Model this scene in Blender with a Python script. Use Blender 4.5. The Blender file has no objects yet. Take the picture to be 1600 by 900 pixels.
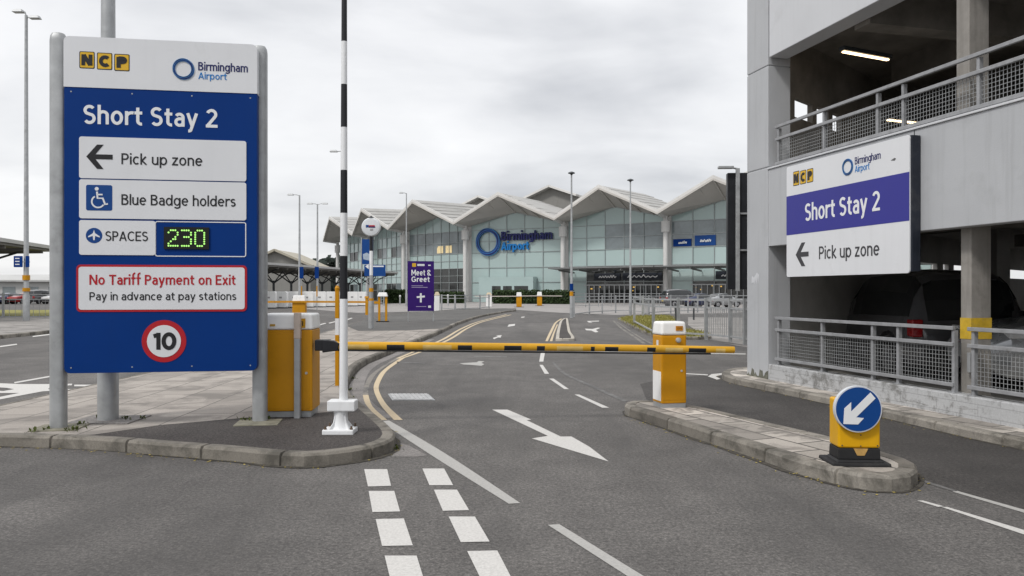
import bpy, bmesh, math, random
from mathutils import Vector, Matrix
from mathutils.geometry import tessellate_polygon
R = math.radians
random.seed(7)
scene = bpy.context.scene
COL = scene.collection
EYE, F, CX, HY = 1.6, 1200.0, 800.0, 456.0     # camera height (m), focal length and optical centre of the survey photo

# ------------------------------------------------------------------ survey helpers
def gp(x, y, z=0.0):
    "photo pixel -> point on a level surface at height z"
    Y = (EYE - z) * F / (y - HY)
    return Vector(((x - CX) / F * Y, Y, z))
def dp(x, y, Y):
    "photo pixel -> point at distance Y"
    return Vector(((x - CX) / F * Y, Y, EYE + (HY - y) / F * Y))
def mapper(loc, a, yp):
    "photo pixel -> (x, z) on the upright plane local y = yp of a thing at loc turned by a"
    ca, sa = math.cos(a), math.sin(a)
    def f(px, py):
        D = Vector(((px - CX) / F, 1.0, (HY - py) / F))
        t = (yp - sa * loc[0] + ca * loc[1]) / (-sa * D.x + ca * D.y)
        w = D * t + Vector((0, 0, EYE)) - Vector(loc)
        return (ca * w.x + sa * w.y, w.z)
    return f

# ------------------------------------------------------------------ materials
MATS = {}
class NT:
    def __init__(s, m):
        m.use_nodes = True
        s.t = m.node_tree; s.n = s.t.nodes; s.l = s.t.links
        s.b = s.n.get('Principled BSDF')
    def new(s, k, **kw):
        n = s.n.new(k)
        for a, v in kw.items():
            if a.startswith('i_'):
                n.inputs[a[2:].replace('_', ' ')].default_value = v
            else: setattr(n, a, v)
        return n
    def link(s, a, b): s.l.new(a, b)
    def coord(s, swz=None, scale=(1, 1, 1), rot=0):
        tc = s.new('ShaderNodeTexCoord'); o = tc.outputs['Object']
        if swz:
            sp = s.new('ShaderNodeSeparateXYZ'); s.link(o, sp.inputs[0])
            cb = s.new('ShaderNodeCombineXYZ')
            for i, c in enumerate(swz): s.link(sp.outputs['XYZ'.index(c)], cb.inputs[i])
            o = cb.outputs[0]
        mp = s.new('ShaderNodeMapping'); mp.inputs['Scale'].default_value = scale
        mp.inputs['Rotation'].default_value = (0, 0, rot)
        s.link(o, mp.inputs[0])
        return mp.outputs[0]
    def noise(s, co, scale, detail=4, rough=.55, dist=0):
        n = s.new('ShaderNodeTexNoise'); n.inputs['Scale'].default_value = scale
        n.inputs['Detail'].default_value = detail; n.inputs['Roughness'].default_value = rough
        n.inputs['Distortion'].default_value = dist
        s.link(co, n.inputs['Vector']); return n.outputs['Fac']
    def ramp(s, fac, p0, p1, c0=(0, 0, 0, 1), c1=(1, 1, 1, 1)):
        r = s.new('ShaderNodeValToRGB'); e = r.color_ramp.elements
        e[0].position, e[1].position = p0, p1; e[0].color, e[1].color = c0, c1
        s.link(fac, r.inputs[0]); return r.outputs[0]
    def mix(s, fac, a, b, mode='MIX'):
        m = s.new('ShaderNodeMix', data_type='RGBA', blend_type=mode)
        for sock, v in ((m.inputs[0], fac), (m.inputs[6], a), (m.inputs[7], b)):
            if isinstance(v, (int, float)): sock.default_value = v
            elif isinstance(v, tuple): sock.default_value = v
            else: s.link(v, sock)
        return m.outputs[2]
    def bump(s, h, strength, dist):
        b = s.new('ShaderNodeBump'); b.inputs['Strength'].default_value = strength; b.inputs['Distance'].default_value = dist
        s.link(h, b.inputs['Height']); s.link(b.outputs[0], s.b.inputs['Normal'])
def c4(c): return (c[0], c[1], c[2], 1)
def mat(name, col, rough=.6, metal=0, var=.12, vs=3.0, dirt=0, dirtcol=(.06, .055, .045), ds=1.6, bump=0, bs=40, spec=None, emit=0, coat=0, streak=0):
    if name in MATS: return MATS[name]
    m = bpy.data.materials.new(name); t = NT(m)
    co = t.coord()
    n = t.noise(co, vs, 6, .6)
    lo = tuple(x * (1 - var) for x in col); hi = tuple(min(1, x * (1 + var)) for x in col)
    c = t.ramp(n, .3, .7, c4(lo), c4(hi))
    if dirt:
        n2 = t.noise(co, ds, 8, .68, .3)
        k = t.ramp(n2, .62 - .3 * dirt, .92 - .3 * dirt)
        mm = t.new('ShaderNodeMath', operation='MULTIPLY'); t.link(k, mm.inputs[0]); mm.inputs[1].default_value = min(1, .35 + dirt * .5)
        c = t.mix(mm.outputs[0], c, c4(dirtcol))
    if streak:
        cs = t.coord(scale=(9, 9, .5)); n3 = t.noise(cs, 1.0, 5, .6)
        k = t.ramp(n3, .52, .8); mm = t.new('ShaderNodeMath', operation='MULTIPLY'); t.link(k, mm.inputs[0]); mm.inputs[1].default_value = streak
        c = t.mix(mm.outputs[0], c, c4(dirtcol))
    t.link(c, t.b.inputs['Base Color'])
    rr = t.ramp(n, .3, .7, (max(0, rough - .08),) * 3 + (1,), (min(1, rough + .08),) * 3 + (1,))
    t.link(rr, t.b.inputs['Roughness'])
    t.b.inputs['Metallic'].default_value = metal
    t.b.inputs['Specular IOR Level'].default_value = .28 if spec is None else spec
    if coat: t.b.inputs['Coat Weight'].default_value = coat
    if emit:
        t.b.inputs['Emission Color'].default_value = c4(col); t.b.inputs['Emission Strength'].default_value = emit
    if bump: t.bump(t.noise(co, bs, 4), bump, .01)
    MATS[name] = m; return m

def asphalt(name, base, patch=.35, grain=.5, warm=1.0, stain=True):
    if name in MATS: return MATS[name]
    m = bpy.data.materials.new(name); t = NT(m); co = t.coord()
    big = t.noise(co, .22, 6, .62, .6)
    mid = t.noise(co, 1.7, 5, .6)
    fine = t.noise(co, 34, 4, .75)
    vo = t.new('ShaderNodeTexVoronoi'); vo.inputs['Scale'].default_value = 62; t.link(co, vo.inputs['Vector'])
    b = (base * warm, base * .985, base * .96)
    c = t.ramp(big, .3, .7, c4([x * (1 - patch * .5) for x in b]), c4([x * (1 + patch * .5) for x in b]))
    c = t.mix(.42, c, t.ramp(mid, .3, .72, (.62, .62, .62, 1), (1.38, 1.37, 1.35, 1)), 'MULTIPLY')
    sp2 = t.noise(co, 95, 2, .6)
    c = t.mix(grain, c, t.ramp(sp2, .58, .74, (.92, .92, .92, 1), (2.3, 2.25, 2.15, 1)), 'MULTIPLY')
    c = t.mix(grain, c, t.ramp(fine, .3, .7, (.16, .16, .16, 1), (1.95, 1.92, 1.88, 1)), 'MULTIPLY')
    c = t.mix(grain * .8, c, t.ramp(vo.outputs['Distance'], .05, .62, (1.5, 1.48, 1.45, 1), (.55, .55, .55, 1)), 'MULTIPLY')
    if stain:   # oil and tyre staining running with the traffic
        cs = t.coord(scale=(.75, .12, 1), rot=R(-15)); n3 = t.noise(cs, 1.0, 5, .62, .5)
        c = t.mix(t.ramp(n3, .46, .66, (0, 0, 0, 1), (.62, .62, .62, 1)), c, c4([x * .55 for x in b]))
        cr = t.new('ShaderNodeTexVoronoi', feature='DISTANCE_TO_EDGE'); cr.inputs['Scale'].default_value = .33
        nn = t.new('ShaderNodeTexNoise'); nn.inputs['Scale'].default_value = 1.3; nn.inputs['Detail'].default_value = 6; t.link(co, nn.inputs['Vector'])
        cw = t.mix(.25, co, nn.outputs['Color'], 'ADD'); t.link(cw, cr.inputs['Vector'])
        c = t.mix(t.ramp(cr.outputs['Distance'], .0, .006, (.16, .16, .16, 1), (0, 0, 0, 1)), c, c4([x * .35 for x in b]))
    t.link(c, t.b.inputs['Base Color'])
    t.b.inputs['Roughness'].default_value = .82; t.b.inputs['Specular IOR Level'].default_value = .2
    t.bump(fine, .55, .008)
    MATS[name] = m; return m

def paint_mark(name, col, wear):
    if name in MATS: return MATS[name]
    m = bpy.data.materials.new(name); t = NT(m); co = t.coord()
    n = t.noise(co, 7, 8, .75, .3); n2 = t.noise(co, 55, 3, .7); n3 = t.noise(co, .9, 3, .5)
    c = t.ramp(n2, .25, .7, c4([x * .72 for x in col]), c4(col))
    a = t.new('ShaderNodeMath', operation='ADD'); t.link(n, a.inputs[0])
    s2 = t.new('ShaderNodeMath', operation='MULTIPLY'); t.link(n3, s2.inputs[0]); s2.inputs[1].default_value = .55; t.link(s2.outputs[0], a.inputs[1])
    a2 = t.new('ShaderNodeMath', operation='ADD'); t.link(a.outputs[0], a2.inputs[0])
    s3 = t.new('ShaderNodeMath', operation='MULTIPLY'); t.link(n2, s3.inputs[0]); s3.inputs[1].default_value = .35; t.link(s3.outputs[0], a2.inputs[1])
    k = t.ramp(a2.outputs[0], 1.155 - wear * .5, 1.44 - wear * .5)
    c = t.mix(k, c, (.085, .083, .08, 1))
    t.link(c, t.b.inputs['Base Color']); t.b.inputs['Roughness'].default_value = .75
    t.bump(n2, .3, .004)
    MATS[name] = m; return m

def paving(name, col, joint, w, h, rot, var=.25, stainamt=.45, mortar=.012, st=(.5, .72), ss=1.3, sd=8):
    if name in MATS: return MATS[name]
    m = bpy.data.materials.new(name); t = NT(m); co0 = t.coord()
    co = t.coord(rot=rot)
    wob = t.new('ShaderNodeTexNoise'); wob.inputs['Scale'].default_value = .9; wob.inputs['Detail'].default_value = 3; t.link(co0, wob.inputs['Vector'])
    co = t.mix(.06, co, wob.outputs['Color'], 'ADD')
    b = t.new('ShaderNodeTexBrick'); t.link(co, b.inputs['Vector'])
    b.inputs['Color1'].default_value = c4([x * (1 - var) for x in col]); b.inputs['Color2'].default_value = c4([x * (1 + var) for x in col])
    b.inputs['Mortar'].default_value = c4(joint); b.inputs['Scale'].default_value = 1
    b.inputs['Mortar Size'].default_value = mortar; b.inputs['Mortar Smooth'].default_value = .3
    b.inputs['Brick Width'].default_value = w; b.inputs['Row Height'].default_value = h
    n = t.noise(co0, ss, sd, .62, .6); f = t.noise(co0, 60, 3, .7)
    c = t.mix(.6, b.outputs['Color'], t.ramp(f, .3, .7, (.7, .7, .7, 1), (1.3, 1.3, 1.3, 1)), 'MULTIPLY')
    c = t.mix(t.ramp(n, st[0], st[1], (0, 0, 0, 1), (stainamt,) * 3 + (1,)), c, c4([x * .35 for x in col]))
    t.link(c, t.b.inputs['Base Color']); t.b.inputs['Roughness'].default_value = .85
    t.bump(b.outputs['Fac'], -.35, .01)
    MATS[name] = m; return m

def kerbstone(name, col):
    m = bpy.data.materials.new(name); t = NT(m); co = t.coord()
    n = t.noise(co, 2.2, 8, .7, .4); f = t.noise(co, 70, 3, .7); l = t.noise(co, .7, 2, .5)
    c = t.ramp(l, .35, .65, c4([x * .8 for x in col]), c4([x * 1.15 for x in col]))
    c = t.mix(.55, c, t.ramp(f, .3, .7, (.65, .65, .65, 1), (1.3, 1.3, 1.3, 1)), 'MULTIPLY')
    c = t.mix(t.ramp(n, .46, .62, (0, 0, 0, 1), (.85, .85, .85, 1)), c, (.065, .06, .05, 1))
    t.link(c, t.b.inputs['Base Color']); t.b.inputs['Roughness'].default_value = .9
    t.bump(f, .4, .006); MATS[name] = m; return m

def flaking(name, col, swz='XZY'):
    "white-painted blockwork, flaking and mossy"
    m = bpy.data.materials.new(name); t = NT(m); co = t.coord(); cb = t.coord(swz=swz)
    b = t.new('ShaderNodeTexBrick'); t.link(cb, b.inputs['Vector'])
    b.inputs['Color1'].default_value = c4(col); b.inputs['Color2'].default_value = c4([x * .95 for x in col]); b.inputs['Mortar'].default_value = c4([x * .72 for x in col])
    b.inputs['Scale'].default_value = 1; b.inputs['Mortar Size'].default_value = .005; b.inputs['Brick Width'].default_value = .62; b.inputs['Row Height'].default_value = .14
    n = t.noise(co, 6.5, 10, .75, .25); l = t.noise(co, 1.1, 4, .6); f = t.noise(co, 45, 4, .7)
    c = t.mix(.35, b.outputs['Color'], t.ramp(f, .3, .7, (.65, .65, .65, 1), (1.3, 1.3, 1.3, 1)), 'MULTIPLY')
    sep = t.new('ShaderNodeSeparateXYZ'); t.link(co, sep.inputs[0])
    mm = t.new('ShaderNodeMath', operation='MULTIPLY_ADD'); t.link(l, mm.inputs[0]); mm.inputs[1].default_value = .5; t.link(n, mm.inputs[2])
    c = t.mix(t.ramp(mm.outputs[0], .74, .90, (0, 0, 0, 1), (.72, .72, .72, 1)), c, (.10, .095, .085, 1))
    ch_ = t.coord(swz='XZY', scale=(1.3, 9, 1)); n5 = t.noise(ch_, 1.6, 6, .7, .8)
    c = t.mix(t.ramp(n5, .60, .66, (0, 0, 0, 1), (.6, .6, .6, 1)), c, (.12, .115, .10, 1))
    t.link(c, t.b.inputs['Base Color']); t.b.inputs['Roughness'].default_value = .85
    t.bump(n, .4, .01); MATS[name] = m; return m

ASPH = asphalt('asphalt', .130, patch=.4, grain=.56, warm=1.025)
ASPH_LANE = asphalt('asphalt_newer', .078, patch=.35, grain=.6, warm=1.04)
ASPH_DARK = asphalt('asphalt_dark_patch', .062, patch=.6, grain=.75, warm=1.08, stain=False)
ASPH_ISLAND = asphalt('asphalt_footway', .115, grain=.4, stain=False)
FORECOURT = asphalt('forecourt_concrete', .30, patch=.2, grain=.25, warm=1.03, stain=False)
CHANNEL = asphalt('concrete_channel', .20, patch=.4, grain=.4, warm=1.04, stain=False)
SLABS = paving('paving_slabs', (.315, .285, .255), (.075, .07, .062), .9, .6, R(88), var=.16, mortar=.009, stainamt=.6, st=(.46, .62), ss=1.6, sd=7)
SLABS_ISLAND = paving('island_slabs', (.40, .365, .325), (.08, .074, .066), .62, .34, R(68), var=.42, stainamt=.7, mortar=.016, st=(.50, .60), ss=2.6, sd=5)  # slab contrast and stains also paint in the island's dark shadow patches
FARPAVE = paving('far_paving', (.25, .235, .22), (.12, .11, .1), .9, .6, 0)
KERB = [kerbstone('kerb_concrete', (.205, .187, .160)), kerbstone('kerb_concrete_pale', (.25, .23, .20)), kerbstone('kerb_concrete_dull', (.155, .14, .12))]
WHITE_LINE = paint_mark('white_line_paint', (.60, .585, .56), .30)
FADED_LINE = paint_mark('faded_white_paint', (.42, .41, .39), .27)
GHOST_LINE = paint_mark('worn_off_paint', (.17, .165, .16), .5)
CREAM_LINE = paint_mark('cream_yellow_paint', (.58, .47, .31), .22)
GREY_CREAM = paint_mark('worn_cream_paint', (.22, .20, .175), .35)
GALV = mat('galvanised_steel', (.36, .37, .375), .45, .35, var=.15, vs=5, dirt=.25, ds=4)
GALV_LIGHT = mat('galvanised_bright', (.44, .45, .455), .5, .2, var=.15, vs=6, dirt=.2, ds=6)
RAILGREY = mat('railing_grey', (.30, .305, .315), .5, .2, var=.15, vs=6, dirt=.3, ds=7)
YELLOW = mat('barrier_yellow', (.53, .24, .003), .45, var=.09, vs=2.5, dirt=.18, ds=3.2, dirtcol=(.16, .085, .02), streak=.22)
YELLOW_BRIGHT = mat('bollard_yellow', (.66, .35, .003), .4, var=.08, vs=3, dirt=.12, ds=5, dirtcol=(.2, .12, .02), streak=.15)
WHITE_GRP = mat('white_plastic', (.80, .80, .79), .38, var=.06, vs=2, dirt=.2, ds=4, dirtcol=(.25, .22, .18), streak=.2)
WHITE_PAINT = mat('white_gloss_paint', (.74, .75, .76), .35, var=.05, dirt=.22, ds=6, dirtcol=(.24, .22, .19), streak=.2)
BLACK_PAINT = mat('black_paint', (.016, .017, .02), .4, var=.2)
BLACK_RUBBER = mat('black_rubber', (.02, .02, .021), .65, var=.3, dirt=.3, dirtcol=(.09, .085, .075), ds=6)
BLUE = mat('sign_blue', (.0015, .032, .175), .5, var=.06, vs=1.2, dirt=.05, ds=3, dirtcol=(.02, .05, .15), spec=.10, streak=.06)
BLUE2 = mat('sign_bright_blue', (.003, .05, .215), .4, var=.06, spec=.25)
VIOLET = mat('sign_violet_blue', (.036, .036, .25), .4, var=.05, vs=1.5, spec=.25)
PURPLE = mat('sign_purple', (.032, .008, .13), .4, var=.07, spec=.2)
SIGNWHITE = mat('sign_white', (.66, .67, .69), .4, var=.03, vs=1.5, dirt=.08, ds=3, dirtcol=(.36, .36, .36), streak=.08)
TXT_WHITE = mat('lettering_white', (.72, .73, .74), .4, var=.02)
TXT_BLACK = mat('lettering_black', (.018, .018, .02), .4, var=.1)
TXT_NAVY = mat('lettering_navy', (.012, .016, .10), .4, var=.1)
TXT_CYAN = mat('lettering_light_blue', (.012, .17, .46), .4, var=.1)
TXT_RED = mat('sign_red', (.40, .012, .02), .4, var=.06)
NCP_YELLOW = mat('logo_yellow', (.66, .40, .025), .4, var=.05)
RING_LIGHT = mat('ring_pale_blue', (.05, .20, .42), .35, var=.1)
RING_MID = mat('ring_mid_blue', (.008, .045, .22), .35, var=.1)
LED_BLACK = mat('display_black', (.006, .008, .006), .25, var=.1)
LED = mat('green_led', (.33, .72, .16), .4, var=.02, emit=.8)
DARKPANEL = mat('sign_back_dark', (.018, .022, .032), .5, var=.3, dirt=.25, dirtcol=(.1, .1, .1), ds=5)
CONC_PAINT = mat('painted_concrete', (.42, .43, .445), .65, var=.06, vs=.9, dirt=.2, ds=1.3, dirtcol=(.24, .24, .24), streak=.36, bump=.15, bs=55)
CONC_PALE = mat('pale_painted_panel', (.56, .57, .59), .6, var=.05, vs=.8, dirt=.12, ds=1.4, dirtcol=(.3, .3, .3), streak=.15, bump=.1, bs=50)
CONC_RAW = mat('raw_concrete_column', (.27, .255, .235), .8, var=.18, vs=2.5, dirt=.3, ds=4, streak=.35, bump=.25, bs=35)
CONC_LOW = mat('lightened_deck_concrete', (.47, .46, .44), .85, var=.2, vs=1.0, dirt=.25, ds=1.0, bump=.15, bs=20)  # lightened to put more light into the lower deck's colour
CONC_DARK = mat('shade_toned_concrete', (.20, .185, .165), .85, var=.35, vs=1.4, dirt=.3, ds=1.2, bump=.2, bs=20)  # darkened so the interior shade sits in the concrete's own colour
CONC_INNER = mat('inner_floor_concrete', (.42, .40, .37), .8, var=.3, vs=1.2, dirt=.3, ds=1.4)
BASEWALL = flaking('flaking_white_blockwork', (.43, .435, .44))
LAMP_GLOW = mat('fluorescent_tube', (1.0, .72, .42), .4, var=.0, emit=4)
LAMP_GLOW2 = mat('lit_window', (.75, .6, .33), .4, var=.2, emit=.15)
LEAF = mat('hedge_leaf', (.036, .062, .02), .6, var=.45, vs=2.2)
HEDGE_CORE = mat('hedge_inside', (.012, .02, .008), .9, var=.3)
GRASS = mat('grass', (.22, .205, .055), .85, var=.35, vs=1.3, dirt=.3, dirtcol=(.13, .11, .04), ds=.8)
WEED = mat('weed_leaf', (.06, .075, .015), .7, var=.4, vs=20)
DRYLEAF = mat('dry_leaf', (.28, .22, .06), .7, var=.4, vs=30)
SOIL = mat('moss_and_soil', (.055, .052, .035), .95, var=.4, vs=14, bump=.5, bs=30)
ROOF_TOP = mat('roof_sheet', (.37, .365, .35), .55, var=.1, vs=.4, dirt=.25, ds=.25, streak=.25)
ROOF_EDGE = mat('roof_edge_white', (.62, .61, .59), .5, var=.08, vs=.3, dirt=.2, ds=.5)
SOFFIT = mat('roof_underside', (.50, .48, .45), .7, var=.1, vs=.25, dirt=.15, ds=.3)
TEAL = mat('teal_glass', (.36, .46, .45), .12, var=.06, vs=.12, spec=.7)
TEAL2 = mat('teal_glass_paler', (.385, .49, .48), .14, var=.06, vs=.12, spec=.7)
TEAL3 = mat('teal_glass_deeper', (.335, .435, .425), .10, var=.08, vs=.12, spec=.7)
GREYGLASS = mat('grey_window_glass', (.17, .20, .21), .06, var=.35, vs=.35, spec=.8)
DARKGLASS = mat('dark_shop_glass', (.022, .024, .024), .06, var=.6, vs=.6, spec=.7)
MULL = mat('mullion_grey', (.32, .35, .35), .5, .2, var=.1)
TCOL = mat('terminal_column_white', (.60, .595, .58), .5, var=.06, vs=.3, dirt=.15, ds=.6)
CLAD = mat('grey_cladding', (.24, .235, .22), .6, var=.1, vs=.3, streak=.3)
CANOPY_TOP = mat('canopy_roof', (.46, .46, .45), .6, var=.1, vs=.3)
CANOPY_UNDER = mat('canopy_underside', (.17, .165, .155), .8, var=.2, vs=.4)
DARKSTEEL = mat('dark_steel', (.06, .065, .07), .5, .3, var=.2)
LOWWHITE = mat('pale_render', (.48, .48, .47), .7, var=.08, vs=.2)
HILL = mat('wooded_hill', (.035, .048, .04), .95, var=.5, vs=.06)
TYRE = mat('tyre_rubber', (.014, .014, .015), .8, var=.2)
RIM = mat('alloy_rim', (.34, .34, .35), .35, .7, var=.1)
CARGLASS = mat('car_glass', (.012, .014, .016), .05, var=.2, spec=.8)
TAIL = mat('red_lamp_lens', (.30, .006, .008), .15, var=.1, coat=.6)
HEADL = mat('clear_lamp_lens', (.5, .5, .5), .1, var=.1, coat=.6)
PLATEY = mat('number_plate_yellow', (.55, .38, .03), .4)

# ------------------------------------------------------------------ mesh builder
def W(o):
    return Matrix.Translation(o.location) @ Matrix.Rotation(o.rotation_euler.z, 4, 'Z')
class MB:
    def __init__(s): s.v = []; s.f = []; s.m = []
    def add(s, vs, fs, mi=0):
        b = len(s.v); s.v += [Vector(x) for x in vs]
        for f in fs: s.f.append([b + i for i in f]); s.m.append(mi)
        return s
    def box(s, x0, x1, y0, y1, z0, z1, mi=0):
        return s.add([(x0, y0, z0), (x1, y0, z0), (x1, y1, z0), (x0, y1, z0), (x0, y0, z1), (x1, y0, z1), (x1, y1, z1), (x0, y1, z1)],
                     [(0, 3, 2, 1), (4, 5, 6, 7), (0, 1, 5, 4), (1, 2, 6, 5), (2, 3, 7, 6), (3, 0, 4, 7)], mi)
    def frustum(s, x0, x1, y0, y1, z0, z1, ins, mi=0):
        return s.add([(x0, y0, z0), (x1, y0, z0), (x1, y1, z0), (x0, y1, z0), (x0 + ins, y0 + ins, z1), (x1 - ins, y0 + ins, z1), (x1 - ins, y1 - ins, z1), (x0 + ins, y1 - ins, z1)],
                     [(0, 3, 2, 1), (4, 5, 6, 7), (0, 1, 5, 4), (1, 2, 6, 5), (2, 3, 7, 6), (3, 0, 4, 7)], mi)
    def bar(s, p, q, w, h, mi=0):
        p, q = Vector(p), Vector(q); d = (q - p).normalized()
        up = Vector((0, 0, 1)) if abs(d.z) < .95 else Vector((0, 1, 0))
        a = d.cross(up).normalized() * w / 2; b = a.cross(d).normalized() * h / 2
        vs = [p - a - b, p + a - b, p + a + b, p - a + b, q - a - b, q + a - b, q + a + b, q - a + b]
        return s.add(vs, [(0, 1, 2, 3), (7, 6, 5, 4), (0, 4, 5, 1), (1, 5, 6, 2), (2, 6, 7, 3), (3, 7, 4, 0)], mi)
    def tube(s, pts, r, n=10, mi=0, caps=True):
        pts = [Vector(p) for p in pts]; rs = r if isinstance(r, (list, tuple)) else [r] * len(pts)
        vs, fs = [], []; ref = None
        for i, p in enumerate(pts):
            d = (pts[min(i + 1, len(pts) - 1)] - pts[max(i - 1, 0)]).normalized()
            if ref is None: ref = Vector((1, 0, 0)) if abs(d.x) < .9 else Vector((0, 1, 0))
            a = (ref - d * ref.dot(d)).normalized(); b = d.cross(a); ref = a
            for k in range(n):
                t = 2 * math.pi * k / n; vs.append(p + a * math.cos(t) * rs[i] + b * math.sin(t) * rs[i])
        for i in range(len(pts) - 1):
            for k in range(n):
                k2 = (k + 1) % n; fs.append((i * n + k, i * n + k2, (i + 1) * n + k2, (i + 1) * n + k))
        if caps: fs += [tuple(range(n - 1, -1, -1)), tuple(range((len(pts) - 1) * n, len(pts) * n))]
        return s.add(vs, fs, mi)
    def lathe(s, prof, n=20, c=(0, 0, 0), mi=0):
        return s.tube([(c[0], c[1], c[2] + z) for _, z in prof], [r for r, _ in prof], n, mi)
    def plate(s, poly, y0, y1, mi=0):
        "poly of (x, z), extruded along y from y0 (front) to y1"
        n = len(poly); tris = tessellate_polygon([[Vector((x, z, 0)) for x, z in poly]])
        vs = [(x, y0, z) for x, z in poly] + [(x, y1, z) for x, z in poly]
        fs = [tuple(t) for t in tris] + [tuple(i + n for i in t) for t in tris]
        fs += [(i, (i + 1) % n, n + (i + 1) % n, n + i) for i in range(n)]
        return s.add(vs, fs, mi)
    def prism(s, poly, z0, z1, mi=0):
        n = len(poly); tris = tessellate_polygon([[Vector((p[0], p[1], 0)) for p in poly]])
        vs = [(p[0], p[1], z0) for p in poly] + [(p[0], p[1], z1) for p in poly]
        fs = [tuple(t) for t in tris] + [tuple(i + n for i in t) for t in tris]
        fs += [(i, (i + 1) % n, n + (i + 1) % n, n + i) for i in range(n)]
        return s.add(vs, fs, mi)
    def sheet(s, poly, z, mi=0):
        tris = tessellate_polygon([[Vector((p[0], p[1], 0)) for p in poly]])
        return s.add([(p[0], p[1], z) for p in poly], [tuple(t) for t in tris], mi)
    def stroke(s, pts, w, y0, y1, mi=0, closed=False):
        "a thick line of (x, z) points as a thin plate"
        P = [Vector((p[0], p[1])) for p in pts]; n = len(P); L, Rr = [], []
        for i in range(n):
            a = P[(i - 1) % n] if (closed or i) else P[i]; b = P[(i + 1) % n] if (closed or i < n - 1) else P[i]
            d = (b - a).normalized(); nn = Vector((-d.y, d.x)) * w / 2
            L.append(P[i] + nn); Rr.append(P[i] - nn)
        vs = [(p.x, y0, p.y) for p in L] + [(p.x, y0, p.y) for p in Rr] + [(p.x, y1, p.y) for p in L] + [(p.x, y1, p.y) for p in Rr]
        fs = []
        for i in range(n if closed else n - 1):
            j = (i + 1) % n
            fs += [(i, j, n + j, n + i), (2 * n + i, 3 * n + i, 3 * n + j, 2 * n + j), (i, 2 * n + i, 2 * n + j, j), (n + i, n + j, 3 * n + j, 3 * n + i)]
        if not closed: fs += [(0, n, 3 * n, 2 * n), (n - 1, 3 * n - 1, 4 * n - 1, 2 * n - 1)]
        return s.add(vs, fs, mi)
    def build(s, name, mats, parent=None, world=False, bevel=0, smooth=False, seg=2):
        if not isinstance(mats, (list, tuple)): mats = [mats]
        me = bpy.data.meshes.new(name)
        vs = s.v
        if world and parent is not None:
            inv = W(parent).inverted(); vs = [inv @ v for v in vs]
        me.from_pydata([tuple(v) for v in vs], [], s.f)
        for m in mats: me.materials.append(m)
        me.polygons.foreach_set('material_index', s.m)
        bm = bmesh.new(); bm.from_mesh(me); bmesh.ops.recalc_face_normals(bm, faces=bm.faces); bm.to_mesh(me); bm.free()
        if smooth:
            me.polygons.foreach_set('use_smooth', [True] * len(me.polygons)); me.set_sharp_from_angle(angle=R(38))
        o = bpy.data.objects.new(name, me); COL.objects.link(o)
        if parent is not None: o.parent = parent
        if bevel:
            b = o.modifiers.new('edge', 'BEVEL'); b.width = bevel; b.segments = seg; b.limit_method = 'ANGLE'; b.angle_limit = R(40)
        return o
def tag(o, label, cat, group=None):
    o['label'] = label; o['category'] = cat
    if group: o['group'] = group
    return o
def thing(name, label, cat, loc=(0, 0, 0), rz=0, group=None):
    o = bpy.data.objects.new(name, None); COL.objects.link(o); o.location = loc; o.rotation_euler = (0, 0, rz); o.empty_display_size = .2
    return tag(o, label, cat, group)
KIDS = {}
def copy_tree(o, loc, rz=None, label=None, parent=None):
    c = o.copy(); COL.objects.link(c)
    if parent is None:
        c.location = loc
        if rz is not None: c.rotation_euler.z = rz
        if label: c['label'] = label
    else: c.parent = parent
    for ch in [k for k in scene.objects if k.parent == o]: copy_tree(ch, None, parent=c)
    return c
def struct(o, kind='structure'):
    o['kind'] = kind; return o
def rrect(x0, x1, z0, z1, r, n=5):
    pts = []
    for cx, cz, a0 in ((x1 - r, z0 + r, -90), (x1 - r, z1 - r, 0), (x0 + r, z1 - r, 90), (x0 + r, z0 + r, 180)):
        for k in range(n + 1):
            a = R(a0 + 90 * k / n); pts.append((cx + r * math.cos(a), cz + r * math.sin(a)))
    return pts
def circ(cx, cz, r, n=36, rz=None):
    return [(cx + r * math.cos(2 * math.pi * k / n), cz + (rz or r) * math.sin(2 * math.pi * k / n)) for k in range(n)]
def smooth_path(pts, step=.2):
    P = [Vector((p[0], p[1])) for p in pts]; out = []
    for i in range(len(P) - 1):
        a, b, c, d = P[max(i - 1, 0)], P[i], P[i + 1], P[min(i + 2, len(P) - 1)]
        n = max(1, int((c - b).length / step))
        # centripetal-ish tangents
        m1 = (c - a) * .5; m2 = (d - b) * .5
        L = (c - b).length
        if m1.length > L: m1 *= L / m1.length
        if m2.length > L: m2 *= L / m2.length
        for k in range(n):
            t = k / n; h = (2*t**3-3*t**2+1, t**3-2*t**2+t, -2*t**3+3*t**2, t**3-t**2)
            out.append(b * h[0] + m1 * h[1] + c * h[2] + m2 * h[3])
    out.append(P[-1]); return out

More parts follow.
